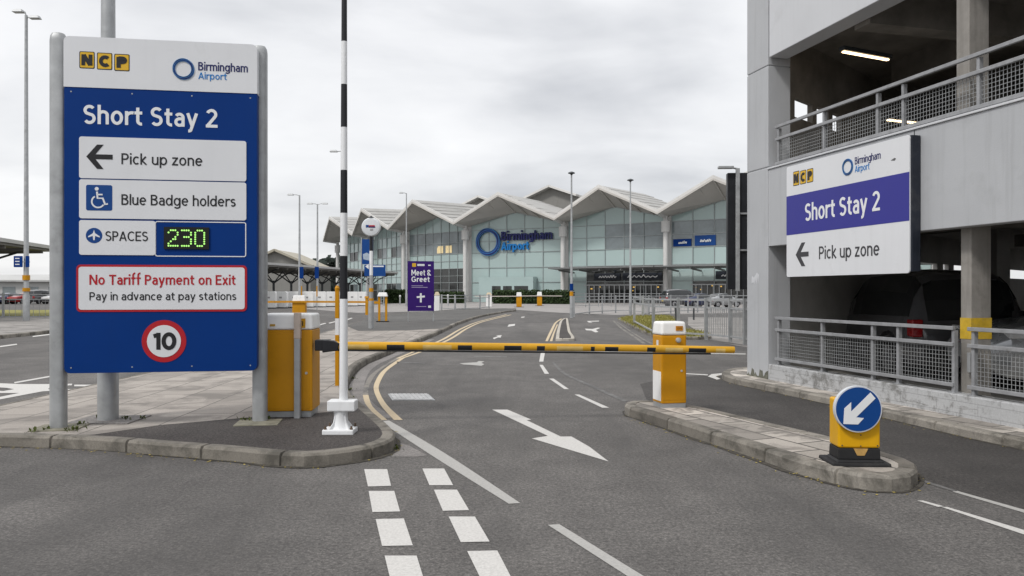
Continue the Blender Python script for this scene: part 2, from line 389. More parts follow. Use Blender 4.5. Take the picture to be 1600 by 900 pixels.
# ------------------------------------------------------------------ lettering (an own sans alphabet drawn with a broad pen; cap height 1)
def glyph(c, w):
    "pen paths and advance width of one character for pen width w"
    h = w / 2; X = .74; T_ = 1 - h
    def E(cx, cy, rx, ry, a0, a1, n=18): return [(cx + rx * math.cos(R(a0 + (a1 - a0) * k / n)), cy + ry * math.sin(R(a0 + (a1 - a0) * k / n))) for k in range(n + 1)]
    bw = .58; cx = bw / 2; rx = cx - h; cy = X / 2; ry = X / 2 - h * .9
    full = lambda x=cx: E(x, cy, rx, ry, 0, 360, 28)
    def ess(wd, H):
        m = H * .525; ru = (H - h * .9 - m) / 2; rl = (m - h * .9) / 2; r_ = wd / 2 - h; mx = wd / 2
        return E(mx, m + ru, r_ * .96, ru, 32, 232, 20) + E(mx, h * .9 + rl, r_, rl, 52, -148, 20)
    def arch(x0, x1, top=X):
        r_ = (x1 - x0) / 2
        return [(x1, 0), (x1, top - h - r_ * .95)] + E(x0 + r_, top - h * .9 - r_ * .95, r_, r_ * .95, 8, 165, 12)
    if c == ' ': return [], .30
    if c == 'o': return [full()], bw
    if c == 'a': return [E(.25, X - h * .9 - .19, .25 - h, .19, 150, 0, 12) + [(.5 - h, 0)], [(.5 - h, X * .57), (.27, X * .57)] + E(.25, X * .285 + h * .45, .25 - h, X * .285 - h * .45, 90, 270, 14) + E(.25, X * .285 + h * .45, .26 - h, X * .285 - h * .45, 270, 345, 6)], .50
    if c == 'b': return [[(h, 0), (h, 1.03)], full(cx + .02)], bw + .02
    if c == 'd': return [full(), [(bw + .02 - h, 0), (bw + .02 - h, 1.03)]], bw + .02
    if c == 'p': return [[(h, -.27), (h, X)], full(cx + .02)], bw + .02
    if c == 'q': return [full(), [(bw + .02 - h, -.27), (bw + .02 - h, X)]], bw + .02
    if c == 'g': return [full(), [(bw + .02 - h, X), (bw + .02 - h, -.06)] + E(cx + .01, -.06, rx + .01, .22 - h, 0, -155, 14)], bw + .02
    if c == 'c': return [E(cx, cy, rx, ry, 48, 312, 22)], bw - .07
    if c == 'e': return [[(h, cy + .01), (bw - h * 1.0, cy + .01)], E(cx, cy, rx, ry, 2, 318, 24)], bw
    if c == 'f': return [E(.37, .80 + .23 - h - .0, .21, .23 - h * .2, 95, 180, 8) + [(.16, 0)], [(0, X - h), (.38, X - h)]], .37
    if c == 'h': return [[(h, 0), (h, 1.03)], arch(h, .53 - h)], .53
    if c == 'n': return [[(h, 0), (h, X)], arch(h, .53 - h)], .53
    if c == 'm': return [[(h, 0), (h, X)], arch(h, .47 - h * .5), arch(.47 - h * .5, .86 - h)], .86
    if c == 'r': return [[(h, 0), (h, X)], E(.33, X - h - .24, .33 - h, .24, 165, 72, 8)], .36
    if c == 'u': return [[(.53 - h, X), (.53 - h, 0)], [(h, X), (h, h + .2)] + E(.265, h * .9 + .2, .265 - h, .2, 180, 350, 14)], .53
    if c == 'i': return [[(h, 0), (h, X)], [(h, .885), (h, .885 + w * 1.08)]], w
    if c == 'l': return [[(h, 0), (h, 1.03)]], w
    if c == 'k': return [[(h, 0), (h, 1.03)], [(w * .6, X * .40), (.47 - h * .5, X)], [(w * .95, X * .50), (.52 - h * .6, 0)]], .52
    if c == 't': return [[(.16, .95), (.16, h + .16)] + E(.33, h * .9 + .16, .17, .16, 185, 280, 8), [(0, X - h), (.37, X - h)]], .38
    if c == 's': return [ess(.46, X)], .46
    if c == 'v': return [[(h * .8, X), (.26, 0)], [(.52 - h * .8, X), (.26, 0)]], .52
    if c == 'y': return [[(h * .8, X), (.275, .02)], [(.55 - h * .8, X), (.21, -.17)] + E(.10, -.135, .12, .135 - h * .6, -20, -95, 6)], .55
    if c == 'x': return [[(h * .8, X), (.52 - h * .8, 0)], [(.52 - h * .8, X), (h * .8, 0)]], .52
    if c == 'z': return [[(.02, X - h), (.47, X - h)], [(.47 - w * .6, X - h * 1.6), (w * .6, h * 1.6)], [(0, h), (.48, h)]], .48
    if c == 'S': return [ess(.58, 1)], .58
    if c == 'P': return [[(h, 0), (h, 1)], [(h, T_), (.31, T_)] + E(.31, .70, .27 - h, .30 - h, 90, -90, 14) + [(h, .40 + h)]], .58
    if c == 'B': return [[(h, 0), (h, 1)], [(h, T_), (.31, T_)] + E(.31, .755, .25 - h, .245 - h, 90, -90, 12) + [(h, .51 + h)], [(.31, .51 + h)] + E(.32, .255 + h * .5, .29 - h, .255 - h * .5, 90, -90, 12) + [(h, h)]], .61
    if c == 'C': return [E(.39, .5, .39 - h, .5 - h * .9, 46, 314, 26)], .68
    if c == 'G': return [E(.40, .5, .40 - h, .5 - h * .9, 46, 345, 28), [(.43, .46), (.80 - h * .9, .46)], [(.80 - h, .46), (.80 - h, .14)]], .80
    if c == 'A': return [[(h * .7, 0), (.35, 1 - h * .4)], [(.70 - h * .7, 0), (.35, 1 - h * .4)], [(.15, .30), (.55, .30)]], .70
    if c == 'E': return [[(h, 0), (h, 1)], [(h, T_), (.54, T_)], [(h, .52), (.50, .52)], [(h, h), (.54, h)]], .54
    if c == 'N': return [[(h, 0), (h, 1)], [(.70 - h, 0), (.70 - h, 1)], [(h * 1.2, .97), (.70 - h * 1.2, .03)]], .70
    if c == 'M': return [[(h, 0), (h, 1)], [(.84 - h, 0), (.84 - h, 1)], [(h * 1.1, .97), (.42, .30)], [(.84 - h * 1.1, .97), (.42, .30)]], .84
    if c == 'T': return [[(0, T_), (.62, T_)], [(.31, 0), (.31, T_)]], .62
    if c == '&': return [E(.30, .76, .2, .24 - h, -60, 240, 18), [(.18, .60), (.66, 0)], E(.30, .27, .30 - h, .27 - h * .9, 110, 355, 18)], .68
    if c == '1': return [[(.24 - h * .2, 0), (.24 - h * .2, 1)], [(.24, 1 - h * 1.1), (.02, .80)]], .26
    if c == '2': return [E(.28, 1 - .29, .28 - h, .29 - h * .9, 160, -28, 14) + [(h * .9, h)], [(0, h), (.57, h)]], .57
    if c == '0': return [E(.32, .5, .32 - h, .5 - h * .9, 0, 360, 32)], .64
    return [], .4
def put_text(mb, s, x0, x1, zb, cap, y, mi=0, bold=.15, th=.003, deep=None):
    "adds lettering between x0 and x1, baseline zb, cap height cap, standing th proud of plane y"
    pen = 0; items = []
    for c in s:
        st, adv = glyph(c, bold); items += [[(x + pen, z) for x, z in p] for p in st]; pen += adv + (.125 - bold * .25 if c != ' ' else 0)
    lo = min(p[0] for st in items for p in st) - bold * .4; hi = max(p[0] for st in items for p in st) + bold * .4
    kx = (x1 - x0) / (hi - lo); kz = cap
    for n, st in enumerate(items):
        q = [(x0 + (x - lo) * kx, zb + z * kz) for x, z in st]
        closed = (Vector(q[0]) - Vector(q[-1])).length < 1e-5
        if closed: q = q[:-1]
        mb.stroke(q, bold * (kx * .5 + kz * .5), y - th - .00025 * (n % 3) * (1 if deep is None else 30), y if deep is None else deep, mi, closed)

def ring_logo(mb, cx, cz, r, y, th=.003, deep=None):
    "three interlaced strokes, navy, mid blue, pale blue (materials 0, 1, 2)"
    for k, (dx, dz, rr, w, mi) in enumerate(((.0, .0, .90, .27, 0), (.08, .05, .93, .07, 1), (-.08, -.02, .90, .07, 1), (-.03, .08, .98, .035, 2), (.05, -.07, 1.0, .03, 2), (.0, .0, .78, .03, 2))):
        pts = circ(cx + dx * r, cz + dz * r, r * rr, 48)
        mb.stroke(pts, w * r, y - th - .0012 * k, y if deep is None else deep, mi, closed=True)

# ================================================================== GROUND AND ROADS
g = MB(); g.sheet([(-1500, -60), (1500, -60), (1500, 2500), (-1500, 2500)], 0)
struct(g.build('ground', ASPH))

def sheet_px(pts, name, m, lift, z=0.0):
    mb = MB(); mb.sheet([gp(x, y, z + lift) for x, y in pts], z + lift)
    return struct(mb.build(name, m))
def strip_px(left, right, name, m, lift=.004, z=0.0):
    L = smooth_path([gp(x, y, z + lift) for x, y in left], .3); Rr = smooth_path([gp(x, y, z + lift) for x, y in right], .3)
    n = 40
    def samp(P):
        d = [0]
        for i in range(1, len(P)): d.append(d[-1] + (P[i] - P[i - 1]).length)
        out = []; j = 0
        for k in range(n + 1):
            t = d[-1] * k / n
            while j < len(d) - 2 and d[j + 1] < t: j += 1
            f = (t - d[j]) / max(1e-6, d[j + 1] - d[j]); out.append(P[j].lerp(P[j + 1], min(1, f)))
        return out
    A, B = samp(L), samp(Rr); mb = MB()
    mb.add([(p.x, p.y, z + lift) for p in A + B], [(i, i + 1, n + 2 + i, n + 1 + i) for i in range(n)])
    return struct(mb.build(name, m))

def kerb(path, name, m, h=.12, w=.14, closed=False, side=1, step=.91):
    "stone kerb swept along the road edge; side=+1 keeps the stone to the left of the path"
    P = [Vector((p[0], p[1])) for p in path]
    d = [0]
    for i in range(1, len(P)): d.append(d[-1] + (P[i] - P[i - 1]).length)
    total = d[-1]
    ts = []
    k = 0
    while k * step < total:
        a = k * step; ts += [(a + .007, 0), (a + .016, 1)]
        for q in (.25, .5, .75): ts.append((a + step * q, 1))
        ts += [(a + step - .016, 1), (a + step - .007, 0)]
        k += 1
    ts = [(t, f) for t, f in ts if t < total] + [(total, 1)]
    prof = [(0, -.02), (.006, h * .8), (.028, h), (w * .6, h + .002), (w, h), (w, -.02)]
    vs, fs = [], []; j = 0
    def pt(t):
        t = min(max(t, 0), total); lo = 0
        for i in range(len(d) - 1):
            if d[i] <= t <= d[i + 1]: lo = i; break
        else: lo = len(d) - 2
        f = (t - d[lo]) / max(1e-9, d[lo + 1] - d[lo]); return P[lo].lerp(P[lo + 1], f)
    for t, full in ts:
        p = pt(t); tg = (pt(t + .12) - pt(t - .12)).normalized(); nn = Vector((-tg.y, tg.x)) * side
        ins = 0 if full else .018
        for (o, z) in prof:
            oo = o + ins if o < w / 2 else o
            vs.append((p.x + nn.x * oo, p.y + nn.y * oo, z - ins if z > 0 else z))
    n = len(prof)
    for i in range(len(ts) - 1):
        for k in range(n - 1): fs.append((i * n + k, i * n + k + 1, (i + 1) * n + k + 1, (i + 1) * n + k))
    mb = MB(); mb.add(vs, fs); rk = random.Random(int(total * 100)); tone = [rk.choice((0, 0, 0, 1, 2)) for _ in range(int(total / step) + 3)]
    for q in range(len(fs)): mb.m[q] = tone[int((ts[q // (n - 1)][0] + .01) / step)] if isinstance(m, list) else 0
    mb.add([vs[q] for q in range(n)] + [vs[(len(ts) - 1) * n + q] for q in range(n)], [tuple(range(n)), tuple(range(n, 2 * n))])
    return struct(mb.build(name, m))

def inset_path(P, off, side=1):
    out = []
    for i, p in enumerate(P):
        a, b = P[max(i - 1, 0)], P[min(i + 1, len(P) - 1)]; t = (b - a).normalized()
        out.append(p + Vector((-t.y, t.x)) * side * off)
    return out

# ---- the left footway with its rounded nose
left_kerb_px = [(0, 698), (42, 699), (157, 704), (239, 711), (362, 721), (420, 727), (475, 730), (533, 725), (588, 715), (614, 704), (619, 694), (610, 681), (590, 663), (569, 645), (553, 631), (544.5, 618), (543.5, 607), (547, 595), (557, 580), (573, 569), (594, 560), (623, 548), (663, 532), (697, 517), (717, 507), (753, 495.5), (790, 488.5)]
lp = [Vector((-12.0, 7.95)), Vector((-9.0, 7.95)), Vector((-6.9, 7.95))] + [gp(*p).to_2d() for p in left_kerb_px]
lp.append(gp(806, 486.2).to_2d()); lp.append(gp(800, 484.5).to_2d())
left_path = smooth_path(lp, .12)
kerb(left_path, 'footway_kerb', KERB, side=1)
inner = inset_path(left_path, .10, 1)
back = [gp(x, y).to_2d() for x, y in ((790, 483.6), (720, 485.5), (660, 490), (612, 495), (567, 504), (540, 513), (498, 527))] + [Vector((-6.7, 20)), Vector((-6.7, 8.6)), Vector((-12, 8.4))]
footway = [tuple(p) for p in inner] + [tuple(p) for p in back]
mb = MB(); mb.prism(footway, -.05, .116); struct(mb.build('pavement', SLABS))
kerb(smooth_path([gp(x, y).to_2d() for x, y in ((806, 484), (720, 485.3), (660, 489.8), (612, 494.8), (567, 503.8), (540, 512.8), (498, 526.8))] + [Vector((-6.73, 20)), Vector((-6.73, 8.6))], .4), 'footway_edging', KERB, h=.121, w=.07, side=1)
# dark tarmac nose in front of the signs
nose_front = [p for p in inner if p.y < gp(569, 645).y + .1 and p.x > -4.9]
tar = [tuple(p) for p in nose_front] + [tuple(gp(x, y, .12).to_2d()) for x, y in ((548, 640), (470, 648), (390, 652), (250, 664), (118, 683))]
mb = MB(); mb.sheet(tar, .120); struct(mb.build('footway_tarmac', ASPH_DARK))
far_in = [p for p in inner if p.y > 31]
tar2 = [tuple(p) for p in far_in] + [tuple(p) for p in back[:6]] + [tuple(gp(560, 517, .12).to_2d()), tuple(gp(640, 516, .12).to_2d())]
mb = MB(); mb.sheet(tar2, .120); struct(mb.build('footway_tarmac', ASPH_ISLAND))
# concrete channel between kerb and yellow lines
ch = [p for p in left_path if 9.6 < p.y < 26 and p.x > -4]
mb = MB(); A = inset_path(ch, -.02, 1); B = inset_path(ch, -.27, 1)
mb.add([(p.x, p.y, .003) for p in A + B], [(i, i + 1, len(A) + i + 1, len(A) + i) for i in range(len(A) - 1)]); struct(mb.build('drainage_channel', CHANNEL))
mb = MB(); mb.sheet([gp(x, y) for x, y in ((617, 690), (640, 697), (668, 712), (652, 714), (612, 714), (618, 704))], .003); struct(mb.build('concrete_patch', CHANNEL))

# ---- right-hand island
isl_px = [(1012, 639), (985, 640), (975, 644), (979, 650), (1000, 656.5), (1050, 673), (1100, 690), (1184, 718), (1244, 740), (1286, 752), (1328, 762), (1364, 768), (1404, 769), (1428, 763), (1436, 752), (1426, 741), (1396, 731)]
ip = [gp(*p).to_2d() for p in isl_px] + [gp(1320, 706).to_2d(), gp(1200, 676).to_2d(), gp(1100, 651).to_2d(), gp(1050, 642).to_2d(), gp(1012, 639).to_2d()]
isl = smooth_path(ip, .1)
kerb(isl, 'island_kerb', KERB, h=.123, w=.15, side=1)
mb = MB(); mb.prism([tuple(p) for p in inset_path(isl[:-1], .12, 1)], -.05, .117); struct(mb.build('island_paving', SLABS_ISLAND))

# ---- pavement under the car park
cp_px = [(1190, 580), (1150, 582), (1128, 588), (1134, 596), (1156, 602), (1304, 634), (1384, 654), (1460, 672), (1520, 686), (1600, 703)]
cpp = [gp(*p).to_2d() for p in cp_px]; dd = Vector((.2425, -.9701)); cpp += [cpp[-1] + dd * 3, cpp[-1] + dd * 7.5]
cpath = smooth_path(cpp, .15)
kerb(cpath, 'building_kerb', KERB, h=.10, w=.15, side=1)
ci = inset_path(cpath, .12, 1)
mb = MB(); mb.prism([tuple(p) for p in ci] + [(10.5, ci[-1].y), (7, 9), (6.6, 15.4), (5, 15.4)], -.05, .097); struct(mb.build('building_pavement', SLABS_ISLAND))

# ---- grass island on the right, triangle island, forecourt, far left pavement
mb = MB(); mb.sheet([gp(x, y) for x, y in ((560, 489), (660, 486.5), (800, 483.8), (880, 489), (960, 492), (1150, 489), (1190, 484))] + [(62, 70), (62, 119), (40, 119), (-30, 119), (-24, 80)], .004); struct(mb.build('forecourt', FORECOURT))
gpx = [(966, 501), (976, 497), (1000, 495.5), (1040, 494.6), (1052, 498), (1060, 505), (1066, 516), (1098, 521), (1110, 530), (1062, 531), (1030, 530), (1006, 521), (985, 511)]
gpath = smooth_path([gp(*p).to_2d() for p in gpx] + [gp(*gpx[0]).to_2d()], .4)
kerb(gpath, 'grass_kerb', KERB, h=.10, w=.15, side=-1)
mb = MB(); mb.prism([tuple(p) for p in inset_path(gpath[:-1], .1, -1)], -.05, .09); struct(mb.build('grass_island', GRASS))
mb = MB(); mb.sheet([gp(x, y) for x, y in ((1075, 508), (1108, 531), (1180, 541), (1250, 541), (1260, 497), (1075, 496))], .006); struct(mb.build('path', FARPAVE))
mb = MB(); mb.sheet([gp(x, y) for x, y in ((1130, 537), (1164, 543), (1260, 548), (1260, 541), (1180, 541))], .01); struct(mb.build('path_edge', CHANNEL))
tri = smooth_path([gp(x, y).to_2d() for x, y in ((868, 533), (870, 520), (875, 504), (881, 499.5), (887, 499.5), (889, 508), (892, 521), (897, 533), (868, 533))], .25)
kerb(tri, 'triangle_kerb', mat('pale_kerb', (.42, .39, .34), .85, var=.2, dirt=.3), h=.09, w=.12, side=-1)
mb = MB(); mb.prism([tuple(p) for p in inset_path(tri[:-1], .1, -1)], -.05, .085); struct(mb.build('triangle_island', ASPH_DARK))
kerb([Vector((-17.4, 8)), Vector((-17.4, 26)), Vector((-18, 34)), Vector((-18.6, 46))], 'far_kerb', KERB, h=.13, w=.16, side=1)
mb = MB(); mb.prism([(-17.5, 8), (-17.5, 26), (-18.1, 34), (-18.7, 46), (-60, 47), (-60, 8)], -.05, .127); struct(mb.build('far_pavement', FARPAVE))
mb = MB(); mb.prism([(-21, 47), (-70, 47.5), (-70, 62), (-24, 62)], -.05, .14); struct(mb.build('verge', GRASS))

mb = MB(); cl_ = [p_ for p_ in cpath]; mb.sheet([gp(x, y) for x, y in ((1100, 650), (1030, 632), (1010, 624), (1000, 600), (1050, 590), (1110, 586), (1128, 588))] + [tuple(p_) for p_ in cpath if p_.y < 13.6] + [(6.2, .5), (4.6, .5), (4.35, 3.5)] + [gp(x, y) for x, y in ((1436, 752), (1420, 738), (1300, 700))], .002); struct(mb.build('newer_road_surface', ASPH_LANE))
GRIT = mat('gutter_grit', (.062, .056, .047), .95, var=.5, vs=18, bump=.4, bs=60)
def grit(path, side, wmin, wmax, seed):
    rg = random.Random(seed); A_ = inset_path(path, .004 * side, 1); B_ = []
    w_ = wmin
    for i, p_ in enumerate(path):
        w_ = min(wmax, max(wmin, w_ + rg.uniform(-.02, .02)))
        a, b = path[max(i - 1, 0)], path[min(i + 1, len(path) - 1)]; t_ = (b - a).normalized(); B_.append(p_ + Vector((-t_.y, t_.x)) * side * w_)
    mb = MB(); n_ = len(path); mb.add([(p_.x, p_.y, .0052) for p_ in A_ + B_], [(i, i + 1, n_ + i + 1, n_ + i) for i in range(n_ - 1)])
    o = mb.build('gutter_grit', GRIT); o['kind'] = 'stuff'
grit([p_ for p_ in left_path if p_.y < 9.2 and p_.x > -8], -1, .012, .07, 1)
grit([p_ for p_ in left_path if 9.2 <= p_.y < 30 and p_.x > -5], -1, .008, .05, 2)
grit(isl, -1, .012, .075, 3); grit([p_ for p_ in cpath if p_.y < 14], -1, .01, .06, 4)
# ---- painted markings
def quads(qs, m, name='road_marking', lift=.004):
    for q in qs:
        sheet_px(q, name, m, lift)
quads([[(569, 733), (605, 733), (611, 759), (575, 760)], [(576, 767), (616, 767), (625, 799), (582, 800)], [(587, 811), (631, 810), (645, 852), (597, 853)], [(601, 868), (651, 868), (664, 910), (611, 910)],
       [(660, 732), (694, 732), (708, 758), (671, 758)], [(678, 765), (714, 765), (733, 797), (692, 798)], [(701, 807), (742, 807), (765, 846), (720, 847)], [(730, 861), (777, 860), (803, 910), (754, 910)]], WHITE_LINE, 'junction_marking')
strip_px([(593, 658), (680, 715), (795, 787)], [(608, 657), (695, 708), (813, 786)], 'edge_line', FADED_LINE)
quads([[(856, 820), (874, 819), (1014, 905), (988, 905)]], FADED_LINE, 'edge_line')
quads([[(769, 640), (793, 640), (830, 655.5), (823, 656.5), (876, 682), (893, 682), (921, 698), (951, 721), (831, 685), (856, 681)]], paint_mark('arrow_paint', (.60, .585, .56), .28), 'arrow_marking')
quads([[(845, 551), (851.5, 551), (849, 565), (842.5, 565)], [(843, 570), (848, 570), (858, 584), (851, 584)], [(858, 591.5), (865, 591.5), (889, 608), (882, 608)], [(897.6, 616.4), (905, 616.4), (952, 637), (941, 637)]], WHITE_LINE, 'lane_line')
strip_px([(862, 566), (880, 584), (920, 603), (975, 628)], [(866, 566), (885, 583.5), (926, 602), (981, 626)], 'worn_line', GHOST_LINE)
# double cream lines
strip_px([(592.4, 656), (571, 631), (567, 617)], [(605, 656), (582, 634.7), (575.6, 617)], 'cream_line', CREAM_LINE)
strip_px([(567, 617), (568.4, 606), (578, 586.7), (599.6, 570.7), (618, 560)], [(575.6, 617), (576.4, 604), (589, 583), (606, 570), (624, 560)], 'cream_line', GREY_CREAM)
strip_px([(615.6, 656), (596, 634.7), (585, 613), (584.4, 601), (594, 583), (608, 571), (624.7, 560)], [(629.4, 656), (605, 633), (593, 613), (592.4, 601), (603, 581), (616, 570.5), (632.7, 559)], 'cream_line', CREAM_LINE)
strip_px([(618, 560), (650, 547), (690, 530), (718, 514), (745, 503), (790, 491.5)], [(624, 560), (655, 547), (695, 530), (722, 514), (748, 503), (793, 491.5)], 'cream_line', CREAM_LINE)
strip_px([(624.7, 560), (661, 547), (702, 529), (728, 513), (752, 503), (797, 491.8)], [(632.7, 559), (667, 547), (707, 529), (732, 513), (755, 503), (800, 491.8)], 'cream_line', CREAM_LINE)
strip_px([(852, 533), (859, 518), (867, 504), (876, 498)], [(856, 533), (863, 518), (870, 504), (879, 498)], 'cream_line', CREAM_LINE)
strip_px([(859, 533), (865, 518), (870, 507)], [(863, 533), (867, 519), (872, 507)], 'cream_line', CREAM_LINE)
strip_px([(957, 501), (968, 512), (990, 527), (1004, 537)], [(960, 501), (972, 512), (995, 527), (1010, 537)], 'cream_line', GREY_CREAM)
strip_px([(963, 503), (980, 515), (1003, 530), (1016, 537)], [(965, 503), (983, 515), (1007, 530), (1021, 537)], 'cream_line', GREY_CREAM)
quads([[(850, 546), (1000, 549), (1000, 551), (850, 547.6)], [(1000, 549.3), (1165, 552), (1165, 554), (1000, 551)]], FADED_LINE, 'give_way_line')
quads([[(741, 556), (792, 556.5), (792, 558), (741, 557.6)], [(620, 565), (664, 567), (664, 568.2), (620, 566.5)]], GHOST_LINE, 'worn_line')
quads([[(718, 567.5), (745, 566), (748, 564), (757, 564.5), (752, 567), (757, 569), (752, 571.5), (735, 570), (724, 569.5)]], FADED_LINE, 'arrow_marking')
quads([[(914, 513.5), (926, 514), (934, 511.8), (938, 512.4), (931, 515.4), (935, 518.5), (930, 519.3), (924, 516.4), (916, 516)], [(917, 501.6), (936, 501), (936, 502.2), (922, 502.6), (926, 504), (920, 503.8)]], WHITE_LINE, 'arrow_marking')
quads([[(795, 507), (805, 506), (804, 509), (793, 510.5)], [(770, 528), (778, 525.5), (775, 524.5), (784, 523.5), (782, 527.5), (778, 527.2), (772, 530)], [(815, 495), (820, 494.5), (819, 496), (814, 496.6)], [(600, 510.5), (625, 510), (622, 513), (612, 513), (613, 514.5), (603, 512.5)]], WHITE_LINE, 'lane_line')
quads([[(1433, 782), (1442, 782), (1475, 791), (1466, 792)], [(1471, 792), (1480, 792), (1610, 831), (1610, 838), (1600, 835)]], WHITE_LINE, 'edge_line')
strip_px([(1436, 751), (1490, 768)], [(1437, 748), (1494, 766)], 'worn_line', GHOST_LINE)
quads([[(1488, 768), (1496, 767), (1610, 799), (1610, 804)]], FADED_LINE, 'worn_line')
quads([[(1068, 583), (1106, 585), (1106, 586.5), (1068, 584.2)], [(1106, 588), (1112, 584.5), (1128, 583), (1150, 581.5), (1150, 583), (1130, 585), (1118, 588), (1126, 592), (1120, 593)]], WHITE_LINE, 'edge_line')
quads([[(0, 540.5), (26, 537), (27, 538.6), (0, 542.4)], [(51, 525), (79, 521.5), (80, 523), (51, 526.6)], [(358, 531), (385, 524), (389, 524.6), (362, 532)], [(498, 507), (508, 504.5), (510, 505.4), (500, 508)], [(513, 504.5), (524, 501.8), (526, 502.6), (515, 505.4)], [(539, 500), (549, 496.5), (551, 497.2), (541, 500.8)]], WHITE_LINE, 'lane_line')
quads([[(22, 597), (79, 587), (104, 582.5), (105, 584), (79, 589), (23, 599)], [(-20, 598), (30, 600), (80, 600), (113, 599.5), (112, 602), (80, 603), (75, 608), (105, 608), (134, 607.8), (134, 610), (75, 611), (66, 611.5), (0, 624), (-20, 626), (-20, 623), (0, 620), (30, 614), (10, 614), (-20, 614), (-20, 609), (5, 611), (22, 608), (10, 606), (-20, 604)], [(116, 601), (156, 601), (156, 603.4), (116, 603.6)], [(180, 598), (196, 597.6), (196, 599.6), (180, 600)]], WHITE_LINE, 'lane_lettering')

# cover in the road
cv = thing('access_cover', 'pale rectangular access cover set flush in the road past the yellow lines', 'access cover', gp(643, 621))
mb = MB(); q = [gp(x, y) for x, y in ((606, 616), (669, 616), (680, 626), (613, 626))]; mb.prism(q, .001, .008); mb.build('frame', GALV, cv, world=True)
mb = MB(); c_ = sum(q, Vector()) / 4; qi = [c_ + (p - c_) * .94 for p in q]; mb.prism(qi, .001, .011)
for i in range(9):
    t = (i + .5) / 9; a = qi[0].lerp(qi[1], t); b = qi[3].lerp(qi[2], t); mb.bar((a.x, a.y, .013), (b.x, b.y, .013), .05, .006)
mb.build('lid', mat('worn_iron', (.42, .42, .42), .6, .2, var=.25, vs=9), cv, world=True)

# ================================================================== TOTEM SIGN
TL = Vector((-3.849, 8.5, .12)); TA = math.atan2(.30, 1.974)
tot = thing('totem_sign', 'tall blue and white totem sign on two grey posts with green number display', 'sign', TL, TA)
hw = 1.0; tz0, tz1 = .60, 4.235
pf = -.075
for sx, oy in ((-1.085, 0), (1.0, .13)):
    mb = MB(); pr = [(x, y + oy) for x, y in rrect(sx - .082, sx + .082, -.07, .07, .055, 5)]
    n = len(pr); levels = [(0, 1), (4.2, 1), (4.25, .93), (4.28, .72), (4.29, .4)]
    vs = [(sx + (x - sx) * k, oy + (y - oy) * k, z) for z, k in levels for x, y in pr]
    fs = [(i * n + k, i * n + (k + 1) % n, (i + 1) * n + (k + 1) % n, (i + 1) * n + k) for i in range(len(levels) - 1) for k in range(n)] + [tuple(range(n)), tuple(range((len(levels) - 1) * n, len(levels) * n))]
    mb.add(vs, fs); mb.build('post', GALV, tot, smooth=True)
M = mapper(TL, TA, pf)
def mid(x, y): return M(x, y)
mb = MB(); mb.plate(rrect(-hw, hw, tz0, tz1, .06), pf, .045); mb.build('panel', BLUE, tot, bevel=.006)
zh = (M(105, 130)[1] + M(403, 152)[1]) / 2
hd = [p for p in rrect(-hw - .004, hw + .004, tz0, tz1 + .004, .06) if p[1] > zh]
hd = [(-hw - .004, zh), (hw + .004, zh)] + hd
for bx in (-.93, -.31, .31, .93):
    for bz in (tz0 + .06, zh - .05): mb = MB(); mb.plate(circ(bx, bz, .008, 10), pf - .003, pf); mb.build('rivet', GALV, tot)
mb = MB(); mb.plate(hd, pf - .006, .056); mb.build('header_panel', SIGNWHITE, tot)
ph = pf - .006
Mh = mapper(TL, TA, ph)
def T(mb, s, x0, x1, yb, cap, mp, plane, bold=.13, mi=0):
    a = mp(x0, yb); b = mp(x1, yb); c = mp((x0 + x1) / 2, yb); d = mp((x0 + x1) / 2, yb - cap)
    put_text(mb, s, a[0], b[0], c[1], d[1] - c[1], plane, mi, bold)
def box_px(mp, x0, y0, x1, y1):
    "local rectangle from the photo's corner pixels (left edge y0..y1 given at the middle of the box)"
    xm = (x0 + x1) / 2
    return mp(x0, y0)[0], mp(x1, y0)[0], mp(xm, y1)[1], mp(xm, y0)[1]
# yellow letter tiles
def tiles(mp, plane, boxes, parent, let):
    for (x0, y0, x1, y1), ch in zip(boxes, let):
        a, b, c, d = box_px(mp, x0, y0, x1, y1); e = (d - c) * .05; h = d - c; w = b - a
        mb = MB(); mb.plate(rrect(a, b, c, d, e * 1.5), plane - .002, plane + .001, 1); mb.plate(rrect(a + e, b - e, c + e, d - e, e), plane - .0035, plane - .0019, 0)
        t = mb.build('letter_tile', [NCP_YELLOW, TXT_BLACK], parent)
        mb = MB(); put_text(mb, ch, a + w * .15, b - w * .15, c + h * .18, h * .64, plane - .0035, 0, .27); mb.build('tile_letter', TXT_BLACK, t)
tiles(Mh, ph, [(124, 80.5, 148, 107), (151.5, 82.5, 175.5, 109), (178.5, 84.5, 202.5, 111)], tot, 'NCP')
mb = MB(); c_ = Mh(286.5, 108); ring_logo(mb, c_[0], c_[1], Mh(288, 92.5)[1] - c_[1], ph); mb.build('ring_logo', [TXT_NAVY, RING_MID, RING_LIGHT], tot)
mb = MB(); T(mb, 'Birmingham', 310, 387, 111.5, 13, Mh, ph, .15); mb.build('lettering', TXT_NAVY, tot)
mb = MB(); T(mb, 'Airport', 310, 355, 124.3, 10.5, Mh, ph, .14); mb.build('lettering', TXT_CYAN, tot)
mb = MB(); T(mb, 'Short Stay 2', 131, 342, 196.5, 29, M, pf, .155); mb.build('lettering', TXT_WHITE, tot)
def board(x0, y0, x1, y1, name, m, rad=.025, proud=.008):
    a, b, c, d = box_px(M, x0, y0, x1, y1); mb = MB(); mb.plate(rrect(a, b, c, d, rad), pf - proud, pf + .001); return mb.build(name, m, tot)
b1 = board(124, 217, 385, 281, 'message_panel', SIGNWHITE); b2 = board(124, 282.8, 385, 342.8, 'message_panel', SIGNWHITE); b3 = board(124, 344.6, 243, 398.5, 'message_panel', SIGNWHITE)
pb = pf - .008; Mb = mapper(TL, TA, pb)
